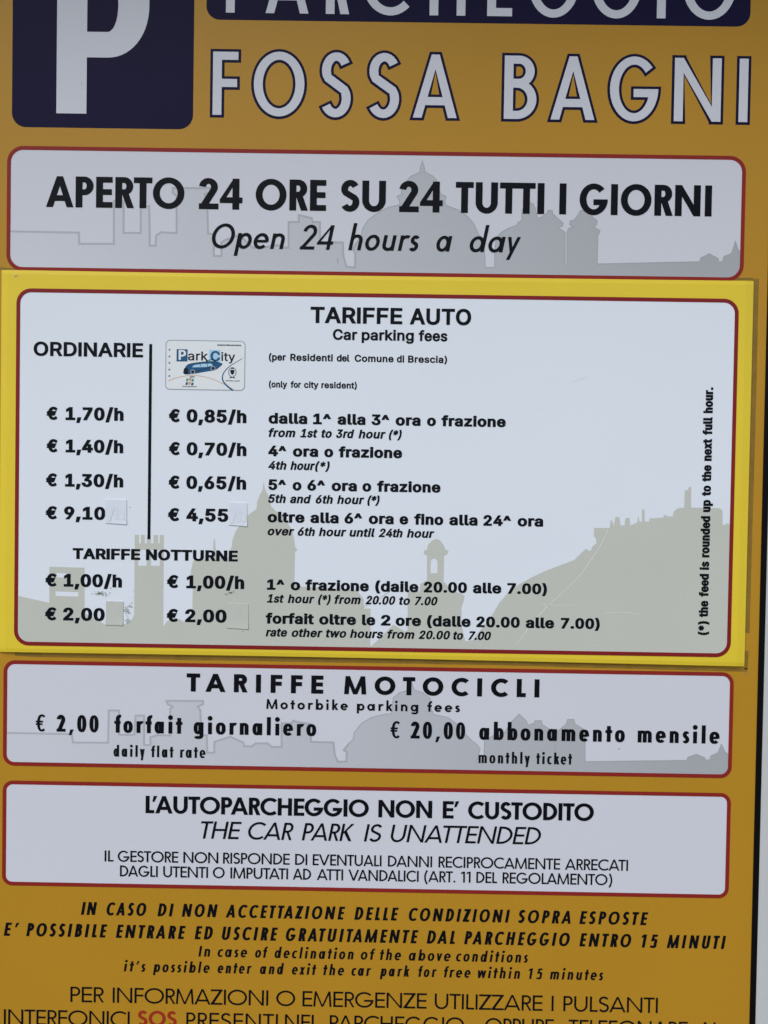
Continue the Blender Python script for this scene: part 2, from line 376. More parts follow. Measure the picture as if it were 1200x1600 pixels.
# ------------------------------------------------------------------ lettering B: grotesque outlines (units: 1000 = capital height)
OUTL = {"A":[943,[[32,0,396,1000,543,1000,910,0,776,0,564,595,519,731,456,940,482,940,419,729,374,595,167,0],[216,279,216,391,727,391,727,279]]],
 "B":[897,[[118,0,118,1000,474,1000,569,991,646,964,706,923,749,869,774,805,783,735,777,677,760,629,734,591,700,562,661,540,619,524,619,515,667,506,714,483,756,447,791,399,814,340,822,268,813,196,787,131,742,77,677,35,592,9,485,0],[245,112,481,112,552,117,607,132,648,157,676,189,693,226,699,269,692,317,673,362,642,399,601,429,549,447,488,454,245,454],[245,561,468,561,520,566,567,582,605,608,635,642,654,683,661,731,649,793,615,843,578,868,531,883,472,888,245,888]]],
 "C":[1003,[[525,-13,442,-6,366,14,295,49,233,96,180,156,137,226,105,308,86,399,79,499,86,600,105,691,137,773,180,844,233,903,295,951,366,986,442,1006,525,1013,599,1008,669,991,733,964,790,926,840,879,880,822,910,758,930,684,803,684,788,733,765,776,737,812,702,842,663,866,620,883,574,893,525,896,438,884,361,850,296,793,246,715,214,617,203,499,214,382,246,284,296,207,362,150,439,115,525,104,574,107,620,118,663,135,702,158,737,188,765,225,788,267,803,316,930,316,911,243,881,178,840,122,791,75,734,37,670,9,600,-8]]],
 "D":[987,[[430,0,189,0,189,112,422,112,499,117,567,133,625,159,674,194,714,239,745,293,775,389,785,502,775,614,745,709,715,762,676,806,628,842,572,867,507,883,434,888,183,888,183,1000,443,1000,536,993,619,973,693,940,757,895,810,838,852,769,883,690,901,601,907,502,901,403,883,313,852,233,809,164,755,106,689,60,613,27,527,7],[245,1000,245,0,118,0,118,1000]]],
 "E":[823,[[118,0,118,1000,732,1000,732,888,245,888,245,562,699,562,699,450,245,450,245,112,738,112,738,0]]],
 "F":[806,[[118,0,118,1000,726,1000,726,888,245,888,245,547,681,547,681,435,245,435,245,0]]],
 "G":[1023,[[528,-13,443,-6,365,14,294,49,231,97,179,156,136,227,104,309,86,399,79,499,86,600,104,691,136,773,179,844,231,903,293,951,362,986,439,1006,521,1013,597,1008,669,990,735,961,793,923,842,875,883,819,913,755,932,685,802,685,784,732,761,773,733,809,700,839,662,864,620,881,573,892,522,896,436,885,360,850,295,793,246,715,214,617,203,499,214,382,246,285,296,207,362,150,440,116,528,104,608,113,678,140,735,184,779,242,806,314,815,398,854,391,556,391,556,503,940,503,940,393,934,315,916,243,886,178,846,122,798,75,740,37,676,9,605,-8]]],
 "H":[1016,[[118,0,118,1000,245,1000,245,568,771,568,771,1000,898,1000,898,0,771,0,771,456,245,456,245,0]]],
 "I":[591,[[61,0,61,112,232,112,232,888,61,888,61,1000,530,1000,530,888,359,888,359,112,530,112,530,0]]],
 "J":[779,[[364,-13,281,-5,209,21,148,64,102,124,74,197,65,286,65,340,192,340,192,286,197,229,213,183,239,146,274,119,315,103,364,98,411,103,453,119,487,146,513,183,529,229,534,286,534,1000,661,1000,661,286,652,197,624,124,578,64,518,21,446,-5]]],
 "K":[917,[[205,286,205,425,273,513,343,596,715,1000,881,1000,454,542,448,543],[118,0,118,1000,245,1000,245,0],[731,0,369,509,448,608,882,0]]],
 "L":[773,[[118,0,118,1000,245,1000,245,112,710,112,710,0]]],
 "M":[1235,[[118,0,118,1000,298,1000,545,368,632,96,604,96,672,311,936,1000,1116,1000,1116,0,991,0,997,899,1008,899,672,0,562,0,220,899,234,899,240,0]]],
 "N":[1029,[[118,0,118,1000,268,1000,713,296,762,210,813,108,796,105,787,213,784,1000,911,1000,911,0,760,0,397,570,211,889,234,892,246,572,246,0]]],
 "O":[1048,[[525,-13,442,-6,366,14,296,49,233,96,181,156,137,226,105,308,86,399,79,499,86,600,105,691,137,773,181,844,233,903,296,951,366,986,442,1006,525,1013,608,1006,684,986,754,951,816,903,869,844,912,773,944,691,963,600,969,499,963,399,944,308,912,226,869,156,816,96,754,49,684,14,608,-6],[525,104,610,115,687,149,752,205,803,283,835,382,846,499,835,618,803,717,752,795,687,851,610,885,525,896,439,885,362,850,297,794,246,716,214,618,203,499,214,382,246,283,297,206,362,150,439,115]]],
 "P":[874,[[118,0,118,1000,462,1000,568,990,653,958,719,909,766,845,794,769,803,683,794,598,766,522,719,457,653,407,568,376,462,365,215,365,215,477,457,477,528,483,584,503,626,535,655,577,672,627,677,683,672,740,655,789,626,831,584,862,527,882,456,889,245,889,245,0]]],
 "Q":[1048,[[482,313,615,313,921,-94,788,-94],[525,-13,442,-6,366,14,296,49,233,96,181,156,137,226,105,308,86,399,79,499,86,600,105,691,137,773,181,844,233,903,296,951,366,986,442,1006,525,1013,608,1006,684,986,754,951,816,903,869,844,912,773,944,691,963,600,969,499,963,399,944,308,912,226,869,156,816,96,754,49,684,14,608,-6],[525,104,610,115,687,149,752,205,803,283,835,382,846,499,835,618,803,717,752,795,687,851,610,885,525,896,439,885,362,850,297,794,246,716,214,618,203,499,214,382,246,283,297,206,362,150,439,115]]],
 "R":[883,[[118,0,118,1000,464,1000,569,990,655,960,721,913,767,851,795,777,805,692,795,607,767,534,721,473,654,427,569,398,464,389,189,389,189,501,459,501,529,507,585,524,627,553,656,591,673,637,679,692,673,748,656,796,627,835,585,864,529,882,458,889,245,889,245,0],[694,0,452,450,595,450,841,0]]],
 "S":[878,[[440,-17,338,-9,251,18,179,61,125,118,90,188,75,269,205,269,217,216,243,172,280,139,327,115,381,101,440,97,504,102,562,119,611,145,648,180,671,224,679,274,673,317,653,352,622,379,581,402,534,421,361,470,285,497,221,529,169,569,132,615,110,670,102,732,113,812,147,880,201,937,270,979,353,1005,446,1013,540,1005,621,978,689,937,741,882,775,817,788,743,663,743,652,789,629,828,594,860,525,891,442,901,382,896,329,880,285,855,253,822,233,783,226,738,234,692,257,656,292,627,333,606,418,577,520,549,612,518,660,496,705,467,744,432,776,388,796,336,803,272,792,195,760,125,707,66,636,21,546,-8]]],
 "T":[882,[[63,888,63,1000,820,1000,820,888,505,888,505,0,379,0,379,888]]],
 "U":[1017,[[509,-16,433,-11,365,5,303,30,249,65,203,107,167,157,140,213,124,274,118,340,118,1000,244,1000,244,350,252,282,277,222,315,172,368,133,433,109,509,101,585,109,650,133,702,172,740,222,764,282,772,350,772,1000,899,1000,899,340,893,274,877,213,850,157,792,85,714,30,653,5,584,-11]]],
 "V":[943,[[401,0,32,1000,166,1000,378,405,423,270,487,60,461,60,525,271,569,405,776,1000,910,1000,546,0]]],
 "W":[1349,[[305,0,32,1000,162,1000,321,385,345,286,367,184,387,78,372,78,415,286,602,1000,746,1000,933,286,956,184,977,78,960,78,1003,286,1186,1000,1316,1000,1042,0,895,0,723,635,691,769,661,934,687,934,658,776,625,635,453,0]]],
 "X":[932,[[36,0,427,559,427,465,58,1000,205,1000,401,710,439,647,478,574,456,574,495,646,534,710,734,1000,877,1000,509,470,509,564,896,0,750,0,574,254,491,384,453,454,481,454,443,386,357,254,180,0]]],
 "Y":[927,[[400,0,400,409,32,1000,179,1000,378,677,437,574,491,453,440,453,494,576,551,677,749,1000,895,1000,527,409,527,0]]],
 "Z":[862,[[82,0,82,91,538,757,602,846,670,935,684,893,561,889,79,888,79,1000,780,1000,780,907,332,253,263,158,191,65,177,107,299,111,785,112,785,0]]],
 "a":[765,[[314,-17,247,-10,186,10,134,42,94,88,68,144,60,212,66,270,85,316,114,352,152,380,197,400,246,414,350,432,496,452,522,462,537,477,537,547,524,583,502,612,471,633,432,646,385,650,335,646,293,634,259,615,231,591,211,565,197,538,81,572,112,633,154,680,205,715,261,738,321,751,381,756,424,753,470,746,517,731,562,708,602,675,634,629,655,570,662,494,662,0,544,0,544,102,535,102,519,75,495,48,464,23,423,2,374,-12],[335,89,397,96,448,115,488,145,518,183,536,226,542,271,542,373,530,365,510,358,455,346,345,330,264,312,230,296,203,274,186,244,180,206,185,171,200,142,224,119,255,103,292,93]]],
 "b":[834,[[451,-16,389,-10,339,7,300,33,271,61,232,115,220,115,220,0,103,0,103,1000,224,1000,224,627,232,627,270,680,299,708,337,733,387,750,450,756,538,744,615,709,679,652,727,575,757,481,767,371,757,261,727,166,679,89,616,31,539,-4],[433,92,497,101,549,129,591,172,621,229,639,297,645,373,639,447,621,513,591,569,550,612,497,639,433,648,369,640,317,614,276,572,246,517,228,450,222,373,228,294,246,226,276,170,318,128,370,101]]],
 "c":[778,[[407,-16,343,-11,283,5,230,32,161,90,110,167,78,261,67,368,78,478,110,572,161,649,230,707,283,734,343,750,407,756,461,752,511,741,558,724,600,700,637,669,668,633,693,591,711,544,595,515,585,543,571,569,553,591,531,611,505,627,476,639,443,646,407,648,340,639,285,610,243,565,213,508,195,441,189,368,195,297,213,231,243,174,285,130,340,101,407,91,444,94,477,101,506,114,532,130,555,150,573,174,588,201,598,230,713,201,696,153,671,110,639,73,602,42,559,17,512,-1,461,-12]]],
 "d":[834,[[384,-16,296,-4,219,31,155,89,107,166,77,261,67,371,77,481,108,575,156,652,220,709,297,744,385,756,448,750,497,733,536,708,565,680,602,627,611,627,611,1000,731,1000,731,0,615,0,615,115,603,115,564,61,534,33,496,7,446,-10],[402,92,465,101,517,128,559,170,589,226,607,294,613,373,607,450,589,517,559,572,518,614,465,640,402,648,337,639,284,612,243,569,213,513,195,447,189,373,195,297,213,229,243,172,285,129,338,101]]],
 "e":[794,[[417,-16,348,-11,285,5,230,32,182,69,142,113,109,167,78,260,67,367,77,475,109,569,159,647,226,706,280,734,339,750,403,756,464,751,523,735,578,709,627,670,670,619,702,554,723,475,730,381,730,333,147,333,147,434,664,434,609,397,603,467,585,528,556,578,516,617,465,641,403,649,341,641,288,616,245,578,214,530,195,474,189,415,189,349,196,273,217,209,251,158,297,121,353,98,418,91,460,94,499,104,532,120,561,143,584,172,601,207,718,178,694,124,659,77,612,38,555,9,490,-10]]],
 "f":[499,[[448,746,448,643,13,643,13,746],[158,0,158,848,166,907,188,955,222,993,266,1020,316,1036,368,1042,437,1036,477,1024,447,921,422,928,383,932,336,925,303,904,285,870,279,823,279,0]]],
 "g":[836,[[407,-296,329,-291,263,-274,207,-249,162,-216,126,-178,99,-136,199,-80,239,-130,267,-154,303,-174,349,-187,407,-191,489,-180,555,-148,587,-113,606,-68,612,-11,612,134,602,134,563,82,534,54,496,31,446,15,383,9,298,20,222,52,157,105,108,177,77,268,67,376,77,484,108,577,157,652,221,709,298,744,385,756,448,750,498,733,537,708,567,680,605,627,615,627,615,746,732,746,732,-17,721,-106,689,-177,637,-230,571,-267,493,-289],[403,116,466,124,518,148,559,186,590,238,608,302,614,379,608,453,590,519,560,573,519,614,466,640,403,648,338,639,285,612,243,570,213,516,195,451,189,379,195,305,214,241,244,188,286,149,339,124]]],
 "h":[806,[[224,446,224,0,103,0,103,1000,224,1000,224,565,201,565,227,627,260,676,299,712,368,745,447,756,518,748,580,725,631,685,670,631,694,560,702,473,702,0,582,0,582,462,577,516,562,562,537,598,503,625,461,642,413,647,362,641,316,624,278,595,248,556,230,506]]],
 "i":[328,[[103,0,103,746,224,746,224,0],[164,870,133,876,106,894,87,919,81,950,87,981,106,1006,133,1024,164,1029,197,1024,224,1006,242,981,248,950,242,919,224,894,197,876]]],
 "j":[328,[[103,746,224,746,224,-59,218,-123,200,-178,169,-222,127,-254,73,-274,7,-281,-19,-281,-19,-170,4,-170,49,-163,80,-141,97,-106,103,-57],[164,870,132,876,105,894,87,919,81,950,87,981,105,1006,132,1024,164,1029,196,1024,223,1006,242,981,248,950,242,919,223,894,196,876]]],
 "k":[748,[[216,269,216,416,237,416,559,746,708,746,362,392,348,392],[103,0,103,1000,224,1000,224,0],[578,0,291,365,376,450,731,0]]],
 "l":[372,[[274,-5,221,0,178,15,145,40,114,93,103,166,103,1000,224,1000,224,194,227,151,236,122,255,107,287,102,315,103,334,107,355,5,318,-2]]],
 "m":[1199,[[103,0,103,746,220,746,221,580,211,580,231,635,260,680,297,715,338,739,384,754,431,759,482,753,527,737,565,709,607,652,631,579,614,579,633,631,663,674,702,710,748,737,801,754,858,759,921,752,977,731,1025,695,1063,646,1087,581,1095,501,1095,0,974,0,974,499,969,548,954,586,929,615,880,641,823,650,776,644,736,628,703,603,679,570,664,531,659,486,659,0,539,0,539,511,529,567,497,611,450,640,392,650,350,645,310,629,275,604,247,569,229,523,224,468,224,0]]],
 "n":[805,[[224,446,224,0,103,0,103,746,219,746,220,565,201,565,227,627,260,676,299,712,368,745,447,756,518,748,580,725,631,685,670,631,694,560,702,473,702,0,582,0,582,462,577,516,562,562,537,598,503,625,461,642,413,647,362,641,316,624,278,595,248,556,230,506]]],
 "o":[816,[[407,-16,343,-11,283,5,230,32,161,90,110,167,78,261,67,368,78,478,110,572,161,649,230,707,283,734,343,750,407,756,473,750,533,734,587,707,655,649,706,572,738,478,749,368,738,261,706,167,655,90,587,32,533,5,473,-11],[407,91,476,101,531,130,574,174,604,231,622,297,627,368,622,441,604,507,574,565,531,610,476,639,407,648,340,639,285,610,243,565,213,508,195,441,189,368,195,297,213,231,243,174,285,130,340,101]]],
 "p":[834,[[103,-281,103,746,220,746,220,627,232,627,270,680,299,708,337,733,387,750,450,756,538,744,615,709,679,652,727,575,757,481,767,371,757,261,727,166,679,89,616,31,539,-4,451,-16,389,-10,339,7,301,33,271,61,232,115,224,115,224,-281],[433,92,497,101,549,129,591,172,621,229,639,297,645,373,639,447,621,513,591,569,550,612,497,639,433,648,369,640,317,614,276,572,246,517,228,450,222,373,228,294,246,226,276,170,318,128,370,101]]],
 "q":[834,[[731,-281,611,-281,611,115,602,115,564,61,534,33,496,7,446,-10,384,-16,296,-4,219,31,155,89,107,166,77,261,67,371,77,481,108,575,156,652,220,709,297,744,385,756,448,750,497,733,536,708,565,680,603,627,615,627,615,746,731,746],[402,92,465,101,517,128,559,170,589,226,607,294,613,373,607,450,589,517,559,572,518,614,465,640,402,648,337,639,284,612,243,569,213,513,195,447,189,373,195,297,213,229,243,172,285,129,338,101]]],
 "r":[509,[[103,0,103,746,219,746,219,631,227,631,255,682,300,722,355,748,419,756,478,754,478,634,452,638,407,640,357,635,313,618,276,592,247,557,229,515,224,466,224,0]]],
 "s":[718,[[358,-16,285,-10,221,7,166,35,121,75,89,125,70,185,185,209,207,156,244,119,294,97,356,89,426,98,481,122,515,159,527,202,520,238,499,267,465,289,417,305,293,334,205,365,142,409,114,446,98,489,92,538,101,599,128,652,170,695,226,728,293,749,368,756,439,750,499,732,548,704,588,667,617,622,637,570,527,545,508,585,477,620,431,645,368,654,307,646,257,623,224,588,213,545,221,507,244,478,282,456,338,438,451,411,540,381,602,337,629,300,646,258,651,209,642,147,614,93,570,47,511,13,439,-9]]],
 "t":[447,[[401,746,401,643,13,643,13,746],[128,926,248,926,248,192,253,150,268,121,294,104,335,98,364,100,397,105,419,3,377,-5,331,-8,271,-2,221,14,181,42,151,80,133,127,128,183]]],
 "u":[806,[[358,-10,288,-2,226,21,175,60,136,115,112,186,103,273,103,746,224,746,224,283,229,229,244,184,269,147,303,120,345,104,393,99,444,104,490,122,528,150,557,190,576,240,582,300,582,746,702,746,702,0,586,0,586,180,604,180,578,118,545,69,505,33,437,1]]],
 "v":[765,[[319,0,34,746,166,746,325,305,367,171,404,41,362,41,399,171,440,305,599,746,730,746,445,0]]],
 "w":[1115,[[270,0,44,746,171,746,262,420,302,269,344,81,324,81,365,265,405,420,495,746,622,746,711,420,750,267,791,81,769,81,812,266,852,420,944,746,1071,746,844,0,724,0,627,338,544,664,571,664,391,0]]],
 "x":[744,[[41,0,337,429,336,336,56,746,197,746,290,601,407,405,345,405,458,601,554,746,691,746,410,332,410,421,703,0,564,0,454,168,340,357,402,357,291,168,180,0]]],
 "y":[765,[[93,-272,121,-168,174,-177,204,-175,231,-165,256,-145,278,-114,296,-70,319,-3,34,746,166,746,325,305,367,170,404,41,361,41,398,171,440,305,600,746,730,746,401,-114,376,-167,347,-210,313,-243,274,-267,230,-281,180,-285,127,-281]]],
 "z":[748,[[82,0,82,90,499,628,499,635,94,635,94,746,654,746,654,650,248,118,248,111,666,111,666,0]]],
 "0":[891,[[446,-13,375,-7,312,14,255,47,207,94,167,152,135,223,104,349,94,499,104,649,136,776,168,847,208,906,256,952,312,986,375,1007,446,1013,516,1007,579,986,635,952,683,906,723,847,755,776,786,649,797,499,786,349,755,223,724,152,684,94,636,47,580,14,516,-7],[446,97,492,103,534,118,570,145,616,203,649,282,669,382,676,499,669,618,649,718,616,797,570,855,534,882,492,898,446,903,399,898,357,882,320,855,275,797,242,718,222,618,215,499,222,382,242,282,275,203,320,145,357,118,399,103]]],
 "1":[891,[[150,0,150,107,768,107,768,0],[542,1000,542,0,418,0,418,881,411,881,169,703,169,839,390,1000]]],
 "2":[891,[[125,0,125,93,460,450,555,555,587,600,611,642,625,685,629,730,623,780,605,823,575,857,537,883,491,898,440,903,385,897,339,879,301,851,273,813,255,766,250,711,129,711,139,796,169,869,218,930,281,975,357,1004,442,1013,527,1004,601,976,663,932,710,875,739,808,749,732,744,677,729,625,702,569,661,508,602,437,525,353,300,119,300,111,765,111,765,0]]],
 "3":[891,[[428,-13,341,-5,261,19,192,59,138,113,102,180,86,259,215,259,226,211,249,171,282,139,325,116,374,103,430,98,488,103,541,120,585,146,618,183,640,229,647,285,640,337,621,385,588,427,540,459,476,480,395,487,308,487,308,588,566,881,566,889,137,889,137,1000,732,1000,732,905,415,547,415,568,486,570,549,562,606,542,677,498,729,437,762,365,773,285,761,202,728,130,676,70,607,25,524,-4]]],
 "4":[891,[[78,207,78,311,485,1000,611,1000,213,326,213,319,812,319,812,207],[554,0,554,624,674,624,674,0]]],
 "5":[891,[[435,-13,350,-5,275,22,212,63,163,118,130,183,117,256,240,256,250,213,271,175,302,143,341,119,385,103,435,98,492,105,543,127,585,160,617,205,638,258,644,319,637,380,616,435,583,480,540,515,488,537,428,544,378,540,329,528,286,508,252,483,132,497,189,1000,720,1000,720,889,296,889,263,593,268,593,305,619,349,639,399,652,451,656,517,650,578,631,632,601,678,561,716,511,745,454,763,390,768,321,758,229,725,149,674,81,607,30,526,-3]]],
 "6":[891,[[445,-13,357,-3,280,29,215,79,166,146,135,227,125,318,133,392,157,470,201,560,270,669,496,1000,633,1000,297,513,286,513,302,541,325,565,352,587,385,603,421,614,462,617,547,608,621,579,681,533,727,471,755,396,764,309,754,221,723,143,674,78,609,28,532,-3],[445,95,500,102,548,123,587,156,618,199,637,251,644,309,637,368,618,420,587,462,548,494,500,515,445,522,390,515,342,495,302,463,271,420,252,370,246,311,252,252,271,200,302,156,342,123,390,102]]],
 "7":[891,[[191,0,636,881,636,889,122,889,122,1000,768,1000,768,882,324,0]]],
 "8":[891,[[445,-13,350,-4,266,22,198,65,146,121,113,189,102,266,108,327,128,384,158,433,199,474,246,504,300,520,300,525,254,542,215,569,182,605,149,672,138,748,148,820,178,884,225,938,287,979,361,1005,445,1013,528,1005,602,979,663,938,710,884,740,820,750,748,739,672,706,605,674,569,635,542,591,525,591,520,643,504,690,474,730,433,761,384,781,327,788,266,777,189,744,121,692,65,623,22,540,-4],[445,97,507,102,560,119,603,145,635,180,655,223,662,272,655,325,634,371,600,409,556,438,504,456,445,462,385,456,333,438,288,409,255,371,234,325,227,272,233,223,253,180,286,145,329,119,382,102],[445,569,495,574,539,590,576,616,604,650,622,691,627,738,622,785,605,826,577,859,541,884,496,899,445,904,393,899,349,884,312,859,284,826,267,785,261,738,267,691,284,650,312,616,349,590,394,574]]],
 "9":[891,[[444,1013,532,1003,610,971,674,921,723,854,754,773,764,682,757,608,733,530,688,440,619,331,394,0,256,0,593,487,604,487,588,459,565,435,537,413,505,397,468,386,428,383,343,392,270,421,209,467,163,529,134,604,125,691,135,780,167,858,216,923,280,972,357,1003],[444,905,390,898,342,877,302,844,272,801,253,749,246,691,253,633,272,581,302,538,342,506,390,485,444,478,499,485,548,505,588,537,618,580,637,631,644,689,637,748,618,800,588,844,548,877,500,898]]],
 "€":[911,[[715,646,670,549,32,549,68,646],[630,451,585,352,32,352,68,451],[832,911,783,805,719,852,684,870,647,884,608,893,566,896,488,885,419,851,361,795,316,717,287,619,278,499,287,381,316,282,361,205,419,149,488,115,566,104,608,107,647,115,684,129,718,146,778,189,829,84,773,42,709,11,639,-7,566,-13,489,-6,418,14,352,49,295,96,246,155,206,226,177,307,160,399,154,499,160,601,177,692,206,774,246,844,295,904,352,951,418,986,489,1006,566,1013,640,1007,709,988,774,955]]],
 ",":[369,[[74,-235,133,140,269,140,166,-235]]],
 ".":[369,[[187,-9,153,-2,124,17,104,46,97,81,104,115,124,144,153,164,187,170,222,164,251,144,271,115,277,81,271,46,251,17,222,-2]]],
 "/":[490,[[462,1047,140,-150,28,-150,350,1047]]],
 "^":[642,[[303,913,338,913,338,862,303,862],[52,546,254,969,388,969,590,546,471,546,316,883,326,883,172,546]]],
 "(":[537,[[175,406,181,519,198,636,224,754,259,867,300,971,347,1060,464,1060,416,953,375,842,342,728,317,616,302,508,297,406,302,316,315,225,338,131,370,32,412,-74,464,-189,347,-189,273,-42,219,107,186,258]]],
 ")":[537,[[73,-189,127,-72,169,35,201,135,223,229,235,318,240,406,235,508,219,616,195,728,162,842,121,953,73,1060,190,1060,237,971,279,867,313,754,340,636,356,518,362,406,351,256,317,105,263,-44,190,-189]]],
 "*":[891,[[396,438,404,650,224,535,176,620,366,718,176,816,224,902,404,787,396,1000,492,1000,484,787,663,902,711,816,522,718,711,620,663,535,484,650,492,438]]],
 "'":[405,[[153,624,138,1000,266,1000,252,624]]]}
UNI = {}
def grot(ch, st, k):
    adv, cs = OUTL[ch]; e = st['e']; ey = st.get('ey', e * .72)
    ch_top = 1.0
    out = []
    if ch == 'I': cs = [[93, 0, 93, 1000, 220, 1000, 220, 0]]; adv = 313
    if ch not in UNI: UNI[ch] = boundary(*fill([[(c[i] / 1000, c[i + 1] / 1000) for i in range(0, len(c), 2)][::-1] for c in cs], True))
    for c in UNI[ch]:
        P = [(x * k, y) for x, y in c]
        P = offs(P, e, ey)
        f = 1 / (1 + 2 * ey)
        out.append([(x, (y + ey) * f) for x, y in P])
    pad = .05 if ch == '/' else 0
    xs = [p[0] for c in out for p in c]; x0, x1 = min(xs), max(xs)
    out = [[(x - x0, y) for x, y in c] for c in out]
    return out, x1 - x0, x0 + e * .5 + pad, adv / 1000 * k - x1 + e * .5 + pad

STY = {
 'hdr': dict(f=geo, t=.135, h=.125, k=.86, tr=0, ind=True), 'name': dict(f=geo, t=.142, h=.128, k=.86, tr=0, ind=True),
 'fb': dict(f=geo, t=.225, h=.185, k=1.05, tr=-.03), 'fi': dict(f=geo, t=.145, h=.128, k=1.0, sl=.20, xh=.63, asc=1.1, tr=.0),
 'fbw': dict(f=geo, t=.275, h=.225, k=1.2, tr=.36), 'fm': dict(f=geo, t=.22, h=.185, k=1.0, xh=.68, tr=.19),
 'fc': dict(f=geo, t=.235, h=.175, k=.8, xh=.70, asc=1.08, n=2.35, tr=.10), 'fd': dict(f=geo, t=.225, h=.185, k=1.1, tr=-.06),
 'fi2': dict(f=geo, t=.142, h=.125, k=1.1, sl=.19, tr=-.03), 'fl': dict(f=geo, t=.156, h=.14, k=1.1, tr=-.04),
 'fci': dict(f=geo, t=.22, h=.175, k=.75, sl=.16, n=2.2, tr=.14), 'fcs': dict(f=geo, t=.205, h=.15, k=.7, xh=.72, asc=1.06, n=2.35, tr=.10),
 'fci2': dict(f=geo, t=.20, h=.16, k=.8, sl=.14, xh=.72, asc=1.06, n=2.2, tr=.14),
 'fl2': dict(f=geo, t=.132, h=.12, k=1.2, tr=-.02), 'fsos': dict(f=geo, t=.21, h=.175, k=.85, tr=.0),
 'hb': dict(f=grot, e=.054, ey=.045, k=1.0, tr=-.02), 'hs': dict(f=grot, e=.054, ey=.045, k=1.0, tr=0), 'hk': dict(f=grot, e=.088, ey=.058, k=1.0, tr=.0),
 'hw': dict(f=grot, e=.090, ey=.06, k=1.0, tr=-.02), 'hi': dict(f=grot, e=.066, ey=.05, k=.9, sl=.21, tr=.0), 'h0': dict(f=grot, e=.0, k=1.0, tr=.0),
}
KERN = {'AT': -.09, 'TA': -.09, 'AV': -.09, 'VA': -.09, 'LT': -.08, 'TT': -.0, 'PA': -.06, "L'": -.12, "'A": -.10, 'DA': -.03, 'LO': -.03, 'fr': -.02, 'ra': -.02}
CACHE = {}
def boundary(v, f):
    es = {(a, b) for q in f for a, b in zip(q, q[1:] + q[:1])}; nxt = {a: b for a, b in es if (b, a) not in es}; out = []
    while nxt:
        s0 = next(iter(nxt)); lp = []; c = s0
        while c in nxt: lp.append(v[c]); c = nxt.pop(c)
        n = len(lp); q = []
        for i in range(n):                      # drop points that lie on a straight run
            a, b, d = lp[i - 1], lp[i], lp[(i + 1) % n]
            if abs((b[0] - a[0]) * (d[1] - b[1]) - (b[1] - a[1]) * (d[0] - b[0])) > 2e-6: q.append(b)
        if len(q) > 2: out.append(q)
    return out
def glyph_mesh(ch, sn, k, grow=0):
    key = (ch, sn, round(k, 3), grow)
    if key not in CACHE:
        st = STY[sn]; c, w, l, r = st['f'](ch, st, k)
        if grow: c = [offs(q, grow, grow) for q in boundary(*fill(c))]
        CACHE[key] = fill(c, st['f'] is grot or bool(grow))
    return CACHE[key]
def measure(word, sn, k, tr):
    st = STY[sn]; x = 0; pos = []
    for i, ch in enumerate(word):
        _, w, l, r = st['f'](ch, st, k)
        if i: x += l + tr + KERN.get(word[i - 1:i + 1], 0) * (st['f'] is geo)
        pos.append(x); x += w
        end = x; x += r
    return end, pos
def geo_ext(ch, st, k):
    c, w, l, r = st['f'](ch, st, k); sl = st.get('sl', 0); X = [p[0] + sl * p[1] for q in c for p in q]; return min(X), max(X), w
LOG = []
FLIP = [0]
def set_line(sn, cap, words):
    """words: [text, u0, u1] -> list of (glyph verts in mm relative to baseline, faces)"""
    st = STY[sn]; k = st['k']; tr = st['tr']; sl = st.get('sl', 0)
    def ext(w_, kk_):
        a = geo_ext(w_[0], st, kk_)[0]; b = geo_ext(w_[-1], st, kk_); return a, b[1] - b[2]
    pads = [ext(w, st['k']) if sl else (0, 0) for w, _, _ in words]
    tgt = [(u1 - u0) / cap + p_[0] - p_[1] for (w, u0, u1), p_ in zip(words, pads)]
    multi = [i for i, w in enumerate(words) if len(w[0]) > 1]
    if multi and not st.get('ind'):
        T = sum(tgt[i] for i in multi)
        for _ in range(6):
            f0 = sum(measure(words[i][0], sn, k, tr)[0] for i in multi); f1 = sum(measure(words[i][0], sn, k + .01, tr)[0] for i in multi)
            k += max(-.2, min(.2, (T - f0) / max((f1 - f0) / .01, .1)))
        k = round(min(max(k, .3), 2.2), 3)
    out = []; log = []
    for (w, u0, u1), tg, pd in zip(words, tgt, pads):
        u0 = u0 - pd[0] * cap
        if len(w) > 1:
            kk = k; sc = 1.0
            for _ in range(4):
                f0 = measure(w, sn, kk, tr)[0]; f1 = measure(w, sn, kk + .01, tr)[0]; kk += (tg - f0) / max((f1 - f0) / .01, .1)
            kk = round(min(max(kk, k * .93), k * 1.07), 3)
            a, _ = measure(w, sn, kk, 0); trw = (tg - a) / (len(w) - 1)
            _, pos = measure(w, sn, kk, trw); log.append(round(trw, 2))
        else:
            kk = k
            if w != 'I':
                for _ in range(4):
                    f0 = measure(w, sn, kk, 0)[0]; f1 = measure(w, sn, kk + .01, 0)[0]; kk += (tg - f0) / max((f1 - f0) / .01, .05)
            kk = round(min(max(kk, .3), 2.5), 3); a, pos = measure(w, sn, kk, 0); sc = 1 if w in 'I' else tg / a
        for ch, x in zip(w, pos):
            out.append((ch, kk, x, sc, u0))
    LOG.append((sn, round(k, 3), words[0][0], log))
    return out
def text(name, par, sn, cap, v, words, w, m, label=None):
    st = STY[sn]; sl = st.get('sl', 0); V = []; F = []
    for ch, k, x, sc, u0 in set_line(sn, cap, words):
        gv, gf = glyph_mesh(ch, sn, k); b = len(V)
        z_ = w + .015 * FLIP[0]; FLIP[0] ^= 1
        V += [W3(u0 + ((x + gx) * sc + sl * gy) * cap, v + gy * cap, z_) for gx, gy in gv]; F += [tuple(b + i for i in f) for f in gf]
    return link(name, V, F, m, par, label)

